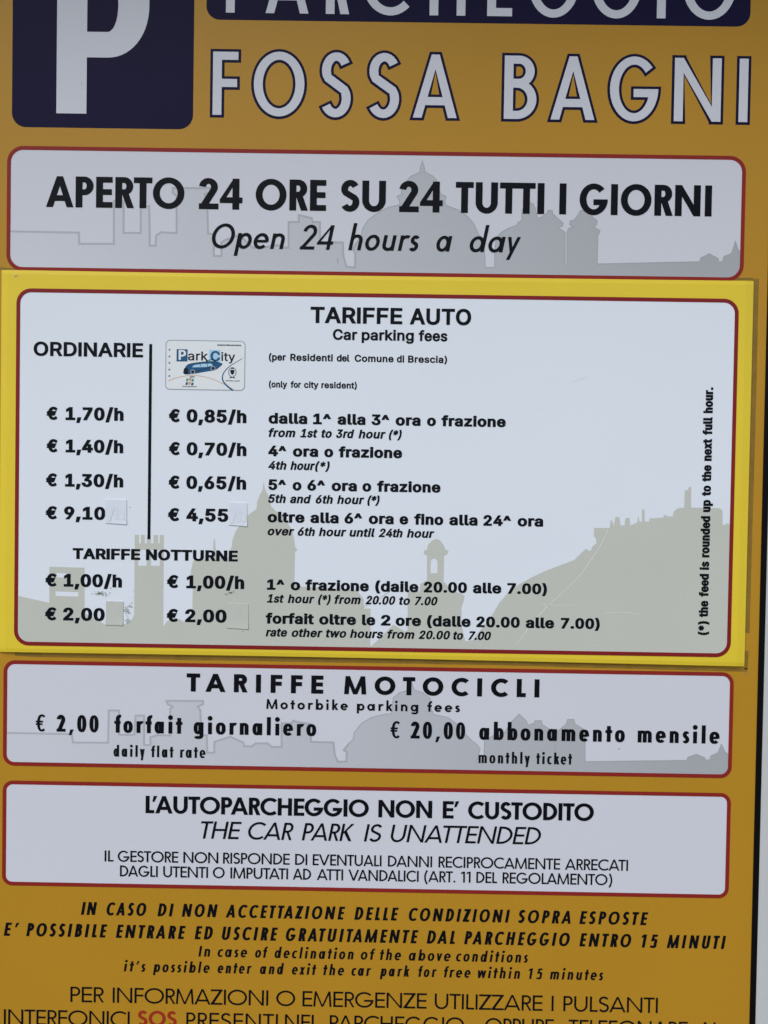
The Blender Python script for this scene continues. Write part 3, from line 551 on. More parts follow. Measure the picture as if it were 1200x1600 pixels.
# ------------------------------------------------------------------ data measured off the place, in millimetres on the sign plane
LINES = [["bar","letter","hdr",50.0,384.14,[["P",-128.39,-105.61],["A",-97.69,-64.52],["R",-51.16,-33.11],["C",-22.97,13.13],["H",28.94,56.61],["E",73.41,92.66],["G",105.01,143.99],["G",153.37,192.33],["I",204.16,211.06],["O",223.87,264.76]]],
 ["sign","letter","name",48.5,305.68,[["F",-137.84,-118.23],["O",-106.07,-66.87],["S",-54.47,-30.92],["S",-17.78,6.5],["A",17.4,51.33],["B",87.72,112.7],["A",123.83,157.71],["G",169.33,206.64],["N",218.99,255.03],["I",268.86,277.25]]],
 ["b1","heading","fb",23.75,232.97,[["APERTO",-266.46,-158.86],["24",-147.56,-113.73],["ORE",-103.53,-48.79],["SU",-37.76,-2.49],["24",7.94,41.7],["TUTTI",51.62,120.32],["I",131.97,137.17],["GIORNI",147.58,249.84]]],
 ["b1","translation","fi",19.0,202.95,[["Open",-137.09,-80.34],["24",-68.89,-41.78],["hours",-31.09,24.08],["a",37.25,49.67],["day",63.08,102.79]]],
 ["b4","heading","fbw",14.25,-143.31,[["TARIFFE",-152.8,-45.43],["MOTOCICLI",-29.1,123.97]]],
 ["b4","translation","fm",7.75,-156.0,[["Motorbike",-90.0,-25.89],["parking",-18.86,29.37],["fees",36.4,62.0]]],
 ["b4","price_text","fc",13.25,-176.79,[["€",-271.15,-264.09],["2,00",-254.75,-221.72],["forfait",-209.36,-155.69],["giornaliero",-146.88,-50.49]]],
 ["b4","translation","fcs",8.75,-195.7,[["daily",-209.68,-185.22],["flat",-180.18,-162.53],["rate",-157.24,-137.33]]],
 ["b4","price_text","fc",13.25,-177.32,[["€",7.87,14.91],["20,00",23.7,66.4],["abbonamento",77.45,191.58],["mensile",201.61,265.73]]],
 ["b4","translation","fcs",8.75,-195.8,[["monthly",77.29,117.46],["ticket",122.48,150.59]]],
 ["b5","heading","fd",13.75,-240.11,[["L'AUTOPARCHEGGIO",-184.0,-8.24],["NON",-0.69,41.6],["E'",49.91,62.74],["CUSTODITO",69.79,168.58]]],
 ["b5","translation","fi2",13.75,-259.5,[["THE",-140.1,-108.05],["CAR",-103.0,-67.18],["PARK",-60.62,-19.28],["IS",-11.72,2.64],["UNATTENDED",9.19,127.5]]],
 ["b5","text_line","fl",8.75,-279.07,[["IL",-215.95,-208.87],["GESTORE",-205.58,-157.81],["NON",-153.77,-126.23],["RISPONDE",-122.44,-69.94],["DI",-65.65,-56.06],["EVENTUALI",-51.77,2.45],["DANNI",7.49,42.27],["RECIPROCAMENTE",47.31,142.97],["ARRECATI",146.75,196.29]]],
 ["b5","text_line","fl",8.75,-290.74,[["DAGLI",-203.69,-173.86],["UTENTI",-169.56,-134.18],["O",-130.39,-121.04],["IMPUTATI",-116.49,-71.04],["AD",-67.25,-52.86],["ATTI",-48.32,-27.63],["VANDALICI",-23.59,31.88],["(ART.",36.17,60.62],["11",65.15,72.71],["DEL",77.24,93.62],["REGOLAMENTO)",97.9,184.22]]],
 ["sign","text_line","fci",10.25,-321.94,[["IN",-234.28,-221.61],["CASO",-214.02,-182.63],["DI",-173.77,-160.87],["NON",-154.54,-126.22],["ACCETTAZIONE",-119.89,-25.64],["DELLE",-18.32,16.51],["CONDIZIONI",24.59,104.28],["SOPRA",110.58,152.15],["ESPOSTE",158.95,213.08]]],
 ["sign","text_line","fci",10.5,-339.78,[["E'",-295.21,-283.04],["POSSIBILE",-277.46,-213.34],["ENTRARE",-206.5,-151.3],["ED",-144.22,-129.79],["USCIRE",-122.71,-78.45],["GRATUITAMENTE",-72.13,32.46],["DAL",39.02,61.48],["PARCHEGGIO",68.54,151.75],["ENTRO",159.31,200.12],["15",208.18,221.02],["MINUTI",228.07,274.62]]],
 ["sign","translation","fci2",8.5,-353.52,[["In",-141.01,-131.65],["case",-125.83,-102.55],["of",-96.22,-86.1],["declination",-80.79,-18.34],["of",-12.78,-1.41],["the",2.38,19.05],["above",25.11,58.18],["conditions",62.47,119.24]]],
 ["sign","translation","fci2",8.5,-366.48,[["it's",-199.89,-182.66],["possible",-176.83,-132.0],["enter",-125.67,-98.58],["and",-92.25,-73.28],["exit",-66.95,-47.73],["the",-42.16,-25.73],["car",-19.91,-4.24],["park",2.58,26.08],["for",32.9,47.55],["free",53.11,74.07],["within",79.87,113.19],["15",120.0,130.85],["minutes",136.65,178.76]]],
 ["sign","text_line","fl2",12.25,-391.78,[["PER",-242.02,-215.37],["INFORMAZIONI",-208.52,-85.34],["O",-79.01,-64.07],["EMERGENZE",-58.25,39.9],["UTILIZZARE",46.22,131.35],["I",138.42,140.69],["PULSANTI",147.76,222.18]]],
 ["sign","text_line","fl2",12.25,-410.77,[["INTERFONICI",-294.69,-194.89]]],
 ["sign","text_line","fl2",12.25,-410.59,[["PRESENTI",-149.98,-77.49],["NEL",-71.91,-45.07],["PARCHEGGIO",-36.46,69.81],["OPPURE",86.24,140.56],["TELEFONARE",152.18,246.05],["AL",254.12,271.77]]],
 ["sign","emergency_text","fsos",12.25,-409.9,[["SOS",-188.55,-157.6]]],
 ["sheet","heading","hb",12.5,145.79,[["TARIFFE",-59.39,11.81],["AUTO",17.52,65.11]]],
 ["sheet","translation","hb",8.25,133.03,[["Car",-41.83,-22.96],["parking",-19.49,20.95],["fees",24.67,46.99]]],
 ["sheet","heading","hb",11.0,117.12,[["ORDINARIE",-274.23,-189.05]]],
 ["sheet","note_text","hs",5.4,116.32,[["(per",-91.27,-78.1],["Residenti",-74.62,-41.58],["del",-38.6,-28.67],["Comune",-24.69,5.59],["di",8.08,13.78],["Brescia)",16.76,47.03]]],
 ["sheet","note_text","hs",4.95,95.47,[["(only",-91.0,-76.82],["for",-74.09,-66.13],["city",-63.65,-52.46],["resident)",-50.22,-22.64]]],
 ["sheet","price_text","hk",10.1,67.67,[["€",-263.86,-255.12],["1,70/h",-248.89,-203.74]]],
 ["sheet","price_text","hk",10.1,42.54,[["€",-263.65,-254.91],["1,40/h",-248.67,-203.74]]],
 ["sheet","price_text","hk",10.1,15.89,[["€",-263.93,-255.18],["1,30/h",-248.93,-203.47]]],
 ["sheet","price_text","hk",10.1,-9.64,[["€",-263.97,-254.97],["9,10",-249.46,-217.21]]],
 ["sheet","price_text","hk",10.1,-62.23,[["€",-263.79,-254.77],["1,00/h",-249.26,-203.69]]],
 ["sheet","price_text","hk",10.1,-88.73,[["€",-263.82,-254.79],["2,00",-249.53,-216.95]]],
 ["sheet","price_text","hk",10.1,67.41,[["€",-168.59,-159.86],["0,85/h",-154.63,-108.06]]],
 ["sheet","price_text","hk",10.1,41.81,[["€",-168.3,-159.57],["0,70/h",-154.34,-107.73]]],
 ["sheet","price_text","hk",10.1,15.67,[["€",-168.26,-159.53],["0,65/h",-154.29,-107.64]]],
 ["sheet","price_text","hk",10.1,-9.59,[["€",-168.48,-159.49],["4,55",-154.0,-121.29]]],
 ["sheet","price_text","hk",10.1,-61.91,[["€",-168.66,-159.65],["1,00/h",-153.4,-108.14]]],
 ["sheet","price_text","hk",10.1,-88.39,[["€",-168.62,-159.6],["2,00",-154.1,-121.56]]],
 ["sheet","fee_text","hk",8.35,67.44,[["dalla",-90.87,-60.76],["1^",-56.28,-42.1],["alla",-37.37,-15.49],["3^",-11.01,3.16],["ora",7.88,27.27],["o",32.24,39.2],["frazione",43.42,93.59]]],
 ["sheet","translation","hi",6.7,57.06,[["from",-90.74,-69.82],["1st",-66.09,-52.65],["to",-49.66,-41.45],["3rd",-38.21,-24.03],["hour",-20.8,0.34],["(*)",2.83,12.78]]],
 ["sheet","fee_text","hk",8.35,42.07,[["4^",-90.78,-76.59],["ora",-71.61,-51.93],["o",-47.2,-40.23],["frazione",-36.0,13.52]]],
 ["sheet","translation","hi",6.7,31.72,[["4th",-90.65,-76.44],["hour(*)",-73.45,-42.82]]],
 ["sheet","fee_text","hk",8.35,15.81,[["5^",-90.43,-76.47],["o",-71.49,-64.51],["6^",-60.02,-46.07],["ora",-41.09,-21.41],["o",-17.17,-10.2],["frazione",-5.72,43.82]]],
 ["sheet","translation","hi",6.7,5.83,[["5th",-90.3,-76.58],["and",-73.34,-56.89],["6th",-53.4,-39.94],["hour",-36.7,-15.53],["(*)",-13.03,-3.57]]],
 ["sheet","fee_text","hk",8.35,-9.35,[["oltre",-90.6,-61.66],["alla",-57.42,-35.23],["6^",-30.74,-16.78],["ora",-11.8,7.64],["e",12.12,19.1],["fino",23.58,46.25],["alla",50.73,72.88],["24^",77.36,99.01],["ora",103.99,123.89]]],
 ["sheet","translation","hi",6.7,-19.51,[["over",-90.46,-69.75],["6th",-67.0,-53.53],["hour",-50.54,-29.09],["until",-26.6,-6.9],["24th",-3.91,14.78],["hour",18.02,39.45]]],
 ["sheet","heading","hw",8.5,-40.44,[["TARIFFE",-242.44,-189.65],["NOTTURNE",-185.15,-113.42]]],
 ["sheet","fee_text","hk",8.35,-62.06,[["1^",-90.39,-76.65],["o",-71.9,-64.41],["frazione",-60.41,-10.72],["(daile",-5.98,27.95],["20.00",31.94,65.61],["alle",70.1,92.53],["7.00)",97.02,127.91]]],
 ["sheet","translation","hi",6.7,-72.13,[["1st",-90.26,-77.01],["hour",-74.01,-53.27],["(*)",-50.28,-40.53],["from",-37.54,-17.06],["20.00",-13.31,9.9],["to",12.9,21.38],["7.00",24.88,42.84]]],
 ["sheet","fee_text","hk",8.35,-88.54,[["forfait",-91.04,-53.29],["oltre",-49.29,-20.3],["le",-15.81,-5.31],["2",-1.07,6.43],["ore",10.42,30.4],["(dalle",34.89,69.08],["20.00",73.32,107.25],["alle",111.74,134.18],["7.00)",139.16,169.57]]],
 ["sheet","translation","hi",6.7,-98.57,[["rate",-90.91,-74.15],["other",-70.65,-46.39],["two",-43.89,-27.89],["hours",-25.05,0.94],["from",4.09,25.32],["20.00",28.57,53.04],["to",55.53,63.27],["7.00",67.26,84.98]]]]
VERT = [253.53,-91.86,100.83,7.25]
D = {"boxes":{},
 "sky1":[[-294.24,213.66],[-240.87,213.45],[-240.29,204.79],[-213.36,205.18],[-213.69,238.3],[-206.22,238.41],[-205.97,213.7],[-192.52,213.9],[-192.73,234.65],[-186.26,234.74],[-185.44,204.11],[-180.95,204.17],[-180.54,212.09],[-176.58,214.62],[-164.62,214.3],[-164.95,242.95],[-167.96,245.37],[-168.0,248.83],[-138.65,249.24],[-138.61,245.79],[-143.07,244.74],[-140.92,231.44],[-140.22,214.16],[-135.73,213.73],[-135.53,196.92],[-129.55,197.0],[-129.68,207.39],[-126.72,209.41],[-116.81,213.01],[-112.29,210.11],[-105.24,203.79],[-97.77,203.9],[-85.86,206.05],[-80.36,204.15],[-77.37,204.19],[-77.65,223.95],[-69.69,224.07],[-69.77,229.5],[-59.79,227.17],[-59.0,224.22],[-53.29,224.3],[-53.06,208.99],[-35.41,208.76],[-34.75,198.39],[-32.14,190.02],[-25.42,189.62],[-25.59,200.5],[-27.12,203.44],[-25.2,207.92],[-21.79,212.41],[-20.85,215.88],[-19.92,219.85],[-16.04,226.32],[-8.19,232.35],[-0.31,236.41],[8.59,238.51],[8.04,241.96],[6.0,245.03],[9.46,246.41],[9.88,250.86],[12.28,255.82],[17.16,260.81],[23.56,263.86],[23.99,267.8],[25.4,272.25],[26.81,267.84],[27.52,263.91],[33.52,261.04],[36.91,257.3],[38.63,252.74],[39.71,247.34],[44.21,245.43],[43.14,241.47],[44.33,238.53],[53.82,235.22],[60.34,230.87],[65.91,225.03],[70.04,216.21],[72.56,214.27],[74.7,205.42],[75.46,191.1],[82.91,191.21],[82.72,201.58],[83.49,213.44],[87.37,218.43],[93.75,221.98],[99.67,224.04],[100.12,226.02],[103.07,227.54],[103.41,235.93],[105.31,239.9],[108.74,241.92],[111.75,240.48],[113.29,237.55],[115.43,229.69],[117.89,230.22],[122.78,233.74],[123.24,235.72],[126.71,235.77],[127.01,233.31],[135.33,226.03],[134.87,224.05],[130.93,223.01],[136.96,219.15],[137.47,193.49],[138.96,193.51],[138.45,218.68],[139.37,222.14],[143.32,223.19],[140.31,225.12],[140.74,228.08],[143.7,228.62],[146.6,232.6],[148.51,236.08],[153.46,236.15],[158.53,230.8],[161.55,228.38],[161.12,225.42],[159.18,223.42],[163.69,221.02],[163.48,219.04],[162.27,217.54],[162.25,195.09],[241.5,197.97],[242.42,200.95],[248.78,204.25],[255.8,200.65],[256.35,198.19],[259.32,198.23],[260.22,202.19],[266.1,204.75],[268.84,214.16],[270.71,208.76],[272.25,206.32]],
 "sky4":[[-292.85,-178.55],[-242.89,-178.69],[-241.82,-185.25],[-214.08,-185.02],[-213.82,-159.46],[-205.76,-159.33],[-205.57,-178.54],[-193.47,-178.33],[-192.62,-163.14],[-186.07,-163.03],[-185.82,-186.3],[-180.78,-186.21],[-180.85,-180.14],[-175.83,-178.28],[-165.25,-178.35],[-165.48,-157.62],[-163.48,-155.56],[-167.53,-153.61],[-168.57,-151.1],[-139.88,-150.61],[-139.85,-153.13],[-143.85,-155.22],[-141.8,-158.22],[-141.07,-177.42],[-136.53,-177.84],[-135.87,-191.5],[-130.33,-191.4],[-130.43,-182.8],[-117.89,-178.53],[-107.77,-182.91],[-106.72,-185.92],[-101.18,-185.83],[-97.69,-183.49],[-88.63,-183.33],[-85.07,-186.05],[-77.52,-185.92],[-77.77,-167.21],[-69.73,-167.07],[-68.75,-165.04],[-62.69,-166.45],[-55.64,-167.33],[-54.43,-181.47],[-36.82,-181.66],[-35.66,-191.76],[-33.07,-196.77],[-26.53,-196.66],[-26.14,-189.06],[-28.68,-187.59],[-24.73,-182.46],[-21.27,-178.86],[-20.84,-173.8],[-14.93,-166.12],[-7.46,-161.45],[2.54,-158.75],[8.56,-158.14],[8.94,-150.56],[9.86,-145.5],[14.82,-141.38],[21.81,-139.24],[23.72,-133.16],[25.82,-139.17],[32.38,-141.08],[38.48,-145.51],[39.1,-152.56],[41.2,-158.08],[52.79,-160.4],[60.42,-165.82],[68.11,-174.78],[72.2,-178.74],[75.76,-181.21],[78.33,-184.7],[76.03,-195.86],[81.55,-195.77],[81.72,-177.57],[88.19,-174.42],[95.7,-173.28],[98.15,-170.21],[102.53,-163.07],[108.43,-156.66],[114.05,-161.86],[115.62,-165.36],[120.6,-163.76],[121.07,-161.74],[126.08,-161.65],[126.64,-164.67],[132.23,-168.1],[136.3,-171.06],[136.58,-185.19],[137.58,-185.18],[137.3,-171.04],[141.74,-167.43],[145.68,-163.83],[146.61,-160.28],[151.63,-160.2],[152.2,-163.72],[158.29,-167.14],[160.36,-170.64],[160.83,-193.36],[240.51,-190.94],[241.46,-188.4],[247.91,-186.02],[254.49,-188.68],[255.03,-190.43],[258.53,-190.12],[259.46,-187.07],[264.91,-184.45],[267.26,-177.85],[270.41,-183.85],[272.7,-185.33]],
 "skyS":[[-284.77,-70.09],[-260.42,-75.2],[-260.66,-46.9],[-233.12,-47.19],[-232.79,-82.76],[-216.17,-91.51],[-200.65,-90.75],[-195.67,-87.15],[-193.96,-83.11],[-194.1,-20.8],[-190.85,-20.75],[-190.78,-27.5],[-189.28,-27.47],[-189.35,-20.73],[-186.35,-20.93],[-186.28,-27.42],[-184.53,-27.39],[-184.6,-20.9],[-181.61,-20.85],[-181.54,-27.35],[-179.29,-27.31],[-179.36,-20.81],[-175.86,-20.76],[-175.79,-27.25],[-174.54,-27.23],[-174.61,-20.74],[-171.36,-20.68],[-171.08,-92.26],[-168.12,-88.2],[-163.64,-85.62],[-158.63,-86.03],[-155.35,-88.23],[-148.34,-87.87],[-148.38,-63.32],[-150.04,-49.33],[-148.15,-40.3],[-132.68,-38.04],[-132.75,-32.55],[-132.37,-22.05],[-131.34,-24.53],[-130.75,-32.51],[-130.18,-38.0],[-119.2,-37.32],[-119.47,-31.83],[-118.3,-28.81],[-117.86,-24.31],[-115.7,-17.28],[-113.01,-13.25],[-109.58,-7.7],[-105.39,-3.64],[-99.22,0.94],[-98.99,6.43],[-96.87,11.95],[-94.92,15.47],[-94.01,22.45],[-92.93,16.25],[-89.87,11.06],[-88.02,3.12],[-84.48,-0.31],[-80.96,-2.75],[-75.64,-8.65],[-71.2,-15.56],[-69.44,-23.52],[-68.88,-28.01],[-67.05,-30.47],[-68.82,-32.25],[-69.01,-54.99],[-65.95,-58.95],[-20.48,-60.94],[-14.87,-68.1],[-14.26,-75.6],[-9.26,-75.52],[-8.96,-104.57],[-7.81,-104.55],[8.76,-87.73],[17.99,-93.09],[19.96,-91.55],[19.47,-62.03],[28.94,-61.37],[29.34,-55.37],[34.28,-52.79],[34.21,-33.81],[31.43,-31.86],[31.74,-29.36],[33.88,-28.82],[34.8,-24.82],[38.23,-21.27],[40.7,-20.23],[43.71,-20.93],[46.76,-24.62],[48.32,-28.59],[50.82,-29.04],[49.88,-32.05],[47.41,-33.09],[47.25,-53.07],[53.36,-59.97],[61.39,-62.84],[63.91,-64.29],[63.0,-69.31],[61.58,-73.33],[61.82,-86.84],[65.04,-99.81],[71.01,-98.71],[75.39,-92.62],[85.62,-78.94],[90.93,-69.34],[98.24,-60.72],[106.59,-54.34],[115.46,-49.2],[126.31,-43.78],[148.54,-34.93],[157.31,-26.06],[161.08,-27.74],[162.98,-23.72],[165.68,-21.68],[165.1,-17.71],[163.57,-16.24],[163.44,-9.76],[175.71,-9.56],[176.23,-3.58],[177.73,-4.05],[178.81,-8.02],[180.14,-0.53],[183.14,-1.28],[184.07,-7.44],[187.25,-7.39],[187.63,-1.9],[190.84,-1.15],[191.72,-7.31],[197.13,-4.74],[197.51,0.5],[198.86,-4.21],[200.61,-4.68],[200.39,5.27],[202.37,5.3],[202.88,-4.15],[206.06,-4.09],[206.5,-1.6],[216.91,-0.73],[218.35,1.58],[220.67,0.12],[224.34,0.18],[225.24,4.18],[228.16,6.71],[233.12,7.29],[233.3,20.71],[235.79,20.75],[236.22,23.24],[238.21,23.28],[238.57,7.38],[260.91,7.24],[262.94,5.28],[263.19,-5.16],[265.2,-6.12],[265.66,-4.62],[269.38,-4.56]],
 "holesS":[[[-255.11,-51.56],[-246.09,-51.91],[-246.06,-55.17],[-255.08,-55.07]],[[-255.74,-66.1],[-237.7,-66.3],[-237.67,-69.81],[-255.71,-69.61]],[[-191.23,-32.5],[-184.73,-32.4],[-184.6,-44.9],[-191.1,-45.0]],[[-181.23,-32.34],[-174.48,-32.23],[-174.35,-44.73],[-181.1,-44.84]],[[37.01,-37.26],[38.48,-35.74],[40.97,-35.69],[42.25,-37.67],[42.41,-46.91],[36.93,-47.0]]],
 "patches":[[[-217.61,6.27],[-200.63,6.3],[-200.43,-12.92],[-216.94,-11.93]],[[-120.73,5.58],[-106.76,5.31],[-106.37,-12.89],[-120.76,-11.88]],[[-215.85,-72.95],[-202.33,-73.23],[-202.64,-91.79],[-216.17,-91.51]],[[-121.25,-72.88],[-104.74,-73.61],[-104.49,-93.15],[-121.01,-92.42]]],
 "ghost":[[-215.97,-9.17],[-201.97,-9.2],[-119.55,-9.36],[-107.57,-9.42]],
 "scr":[[[174.38,-10.08],[170.61,-19.61],[163.88,-31.19],[152.77,-47.33],[140.58,-60.02],[123.47,-76.8],[103.06,-104.18]],[[120.85,-69.85],[135.81,-70.6],[150.74,-69.85]],[[-18.74,-76.18],[-6.85,-69.97],[1.05,-64.84],[6.97,-60.74]],[[-46.83,-102.7],[-38.48,-93.04],[-27.08,-86.33]],[[170.8,-76.01],[188.21,-75.22],[200.69,-76.51]],[[143.26,102.61],[149.65,105.18],[155.55,107.25]],[[161.96,108.83],[165.88,110.87]],[[183.42,147.68],[186.41,146.25]],[[122.42,103.28],[132.32,104.42]],[[-84.33,-104.34],[-83.98,-111.36]]],
 "marks":[[-221.92,-67.04],[-218.91,-67.49],[-215.9,-67.94],[-213.41,-66.4],[-212.44,-62.87],[-119.85,-65.34],[-117.86,-64.31],[-197.64,-41.36],[-199.76,-79.2],[-199.23,-82.2],[-198.66,-88.71],[-196.31,-74.13],[-195.85,-70.11],[-194.4,-65.08],[-288.41,178.44],[-39.28,194.68],[-108.47,-94.97],[-198.07,0.35],[-293.75,-110.4],[15.78,-110.67],[-240.01,328.38],[285.37,-121.12],[286.46,-104.57],[187.02,-182.56]],
 "card":[[-171.28,130.73],[-109.87,92.77]],
 "pSq":[[-162.99,123.93],[-154.43,114.4]],
 "cSq":[[-137.87,123.81],[-128.85,114.04]],
 "ark":[[-154.19,115.39],[-138.52,115.43]],
 "ity":[[-128.27,115.29],[-117.37,115.06]],
 "bartop":[[-131.46,128.22],[-112.8,127.01]],
 "wheelA":[[-150.35,106.53],[-150.35,106.53]],
 "wheelB":[[-134.46,109.5],[-134.46,109.5]],
 "crest":[[-119.5,106.75],[-119.5,106.75]],
 "logo":[[-152.0,98.57],[-152.0,98.57]],
 "botA":[[-158.19,95.5],[-146.73,94.69]],
 "botB":[[-124.65,100.48],[-113.69,99.66]],
 "stars":[[-168.56,123.35],[-168.5,118.15],[-168.45,113.19],[-168.49,107.99],[-168.43,103.03]],
 "carB":[[-157.81,105.92],[-155.87,110.41],[-152.42,112.69],[-141.99,114.34],[-133.53,114.72],[-127.54,113.32],[-128.52,111.32],[-132.96,108.28],[-141.89,106.41],[-150.83,104.79],[-156.3,104.46]],
 "carW":[[-150.89,109.99],[-149.42,111.75],[-142.96,112.84],[-136.0,113.19],[-134.49,111.48],[-140.94,110.39]],
 "arcO":[[-169.19,99.3],[-163.24,101.62],[-155.79,103.23],[-149.32,103.67],[-141.85,102.94],[-133.36,100.59],[-125.35,97.0]],
 "arcB":[[-111.68,117.53],[-117.11,114.22],[-122.04,110.93],[-125.97,106.41],[-127.16,102.42],[-126.12,98.97],[-122.85,95.55],[-118.83,92.64]],
 "arcG":[[-159.35,109.37],[-150.91,111.97],[-141.98,114.09],[-137.04,116.64]],
 "div":[[-183.19,127.58],[-182.97,-24.12]],
 "P":[[-259.1,305.21],[-235.73,305.53],[-187.65,389.1],[-259.63,368.07],[-259.47,348.45],[-211.69,388.78]],
 "edge":[[-300.47,182.8],[-2.92,182.97],[283.68,183.73],[283.54,-116.15],[1.83,-113.66],[-269.15,-114.99],[-299.33,-114.75]]}

def box(name, x0, y0, x1, y1, w0, w1, m, parent, label=None, bev=0.0):
    """a bar with front-edge chamfers"""
    b = bev
    v = [W3(x0, y0, w0), W3(x1, y0, w0), W3(x1, y1, w0), W3(x0, y1, w0), W3(x0, y0, w1 - b), W3(x1, y0, w1 - b), W3(x1, y1, w1 - b), W3(x0, y1, w1 - b),
         W3(x0 + b, y0 + b, w1), W3(x1 - b, y0 + b, w1), W3(x1 - b, y1 - b, w1), W3(x0 + b, y1 - b, w1)]
    f = [(3, 2, 1, 0)] + [(i, (i + 1) % 4, 4 + (i + 1) % 4, 4 + i) for i in range(4)] + [(4 + i, 4 + (i + 1) % 4, 8 + (i + 1) % 4, 8 + i) for i in range(4)] + [(8, 9, 10, 11)]
    return link(name, v, f, m, parent, label)

# ================================================================== THE WALL AND THE SIGN
wall = link('wall', [W3(-900, -900, -62), W3(900, -900, -62), W3(900, 900, -62), W3(-900, 900, -62)], [(0, 1, 2, 3)], M_WALL, kind='structure')

sign = thing('information_sign', W3(-10, -560, 0), 'tall orange car park sign, white notice boxes with red outlines, blue P square', 'sign')
BL, BR, BT, BB = -315.5, 294.5, 452, -556
box('backing_board', BL - 2, BB - 2, BR + 2, BT + 2, -8, 0, M_ORANGE, sign, bev=0)
GW = 4.5
for a in ((BR, BB, BR + GW, BT), (BL - GW, BB, BL, BT), (BL - GW, BT, BR + GW, BT + GW), (BL - GW, BB - GW, BR + GW, BB)):
    box('rubber_gasket', *a, -2.5, 1.3, M_RUBBER, sign, bev=.5)
FW = 75
SHADE_V, SHADE_W = 640, 245
for a in ((BR + GW, BB - GW, BR + GW + FW, BT + GW), (BL - GW - FW, BB - GW, BL - GW, BT + GW), (BL - GW - FW, BT + GW, BR + GW + FW, BT + GW + FW), (BL - GW - FW, BB - GW - FW, BR + GW + FW, BB - GW)):
    box('frame_rail', *a, -60, 2.2, M_FRAME, sign, bev=1.2)

# added slab out of view above the sign, there to shade its upper rows
box('added_shade_slab', -900, SHADE_V, 900, SHADE_V + 60, -61, SHADE_W, M_WALL, None, bev=2)['kind'] = 'structure'

# blue square with the P
sq = flat('parking_symbol', [rrect(-293.6, 294.2, -152.9, 436, 11)], .05, M_NAVY, sign, 'dark blue rounded square')
(pl, pb), (pr, _), (bx, by), (_, biy), (_, boy), (ix, _) = D['P']
cy = by; ryo = cy - boy; ryi = cy - biy; rxo = 32.5
cxx = bx - rxo; t_ = bx - ix
pc = [[(pl, pb), (pr, pb), (pr, cy + ryo), (pl, cy + ryo)],
      [(pr - 3, cy - ryo)] + ell(cxx, cy, rxo, ryo, -90, 90, 2.1, 28) + [(pr - 3, cy + ryo), (pr - 3, cy + ryi)] + ell(cxx, cy, rxo - t_, ryi, 90, -90, 2.1, 28) + [(pr - 3, cy - ryi)]]
flat('letter', pc, .1, M_WHITE, sq, 'large white letter P')
bar = flat('title_bar', [rrect(-143.5, 378.6, 276.2, 436, 10.5)], .05, M_NAVY, sign, 'dark blue title band')

def notice(name, x0, y0, x1, y1, r, w, parent, mw, mr, bw=3.0, label=None):
    p = flat(name, [rrect(x0 + bw * .5, y0 + bw * .5, x1 - bw * .5, y1 - bw * .5, r - bw * .5)], w, mw, parent, label)
    flat('border', [rrect(x0, y0, x1, y1, r), rrect(x0 + bw, y0 + bw, x1 - bw, y1 - bw, r - bw, rev=True)], w + .15, mr, p)
    return p
b1 = notice('notice_box', -297, 183.2, 275.7, 279.7, 12.5, .05, sign, M_WHITE, M_RED, 3.0, 'notice box with the opening hours')
b4 = notice('notice_box', -296.9, -204.5, 275.8, -121.1, 9, .05, sign, M_WHITE, M_RED, 3.0, 'notice box with the motorbike fees')
b5 = notice('notice_box', -296.9, -299.6, 275.8, -216.2, 8, .05, sign, M_WHITE, M_RED, 3.0, 'notice box saying the car park is unattended')

def skyline(pts, x0, y0, x1, r, w, parent, m, ml, lw, holes=()):
    base = [(x1, pts[-1][1])] + ell(x1 - r, y0 + r, r, r, 0, -90, 2, 6) + ell(x0 + r, y0 + r, r, r, 270, 180, 2, 6) + [(x0, pts[0][1])]
    c = list(map(tuple, pts)) + base
    s = flat('skyline_print', [c] + [list(map(tuple, h)) for h in holes], w, m, parent, 'faint grey silhouette of the old town' if lw else 'beige silhouette of the old town') if not holes else None
    if holes:
        # holes are cut by winding: make the outline clockwise-positive and the holes opposite
        def area(q): return sum(q[i - 1][0] * q[i][1] - q[i][0] * q[i - 1][1] for i in range(len(q)))
        c = c if area(c) > 0 else c[::-1]
        hs = [list(map(tuple, h)) for h in holes]; hs = [h if area(h) < 0 else h[::-1] for h in hs]
        s = flat('skyline_print', [c] + hs, w, m, parent, 'beige silhouette of the old town')
    if lw:
        V = []; F = []; cs = []
        for i in range(len(pts) - 1):
            (ax, ay), (bx_, by_) = pts[i], pts[i + 1]; l = math.hypot(bx_ - ax, by_ - ay)
            if l < .01: continue
            lw_ = lw if ax < -25 else lw * .5
            dx, dy = (bx_ - ax) / l * lw_ / 2, (by_ - ay) / l * lw_ / 2
            cs.append([(ax - dx + dy, ay - dy - dx), (bx_ + dx + dy, by_ + dy - dx), (bx_ + dx - dy, by_ + dy + dx), (ax - dx - dy, ay - dy + dx)])
        flat('skyline_outline', cs, w + .04, ml, parent)
    return s
skyline(D['sky1'], -294, 186.2, 272.7, 9.5, .1, b1, M_SKY, M_SKYL, 1.5)
skyline(D['sky4'], -293.9, -201.5, 272.8, 6, .1, b4, M_SKY, M_SKYL, 1.5)

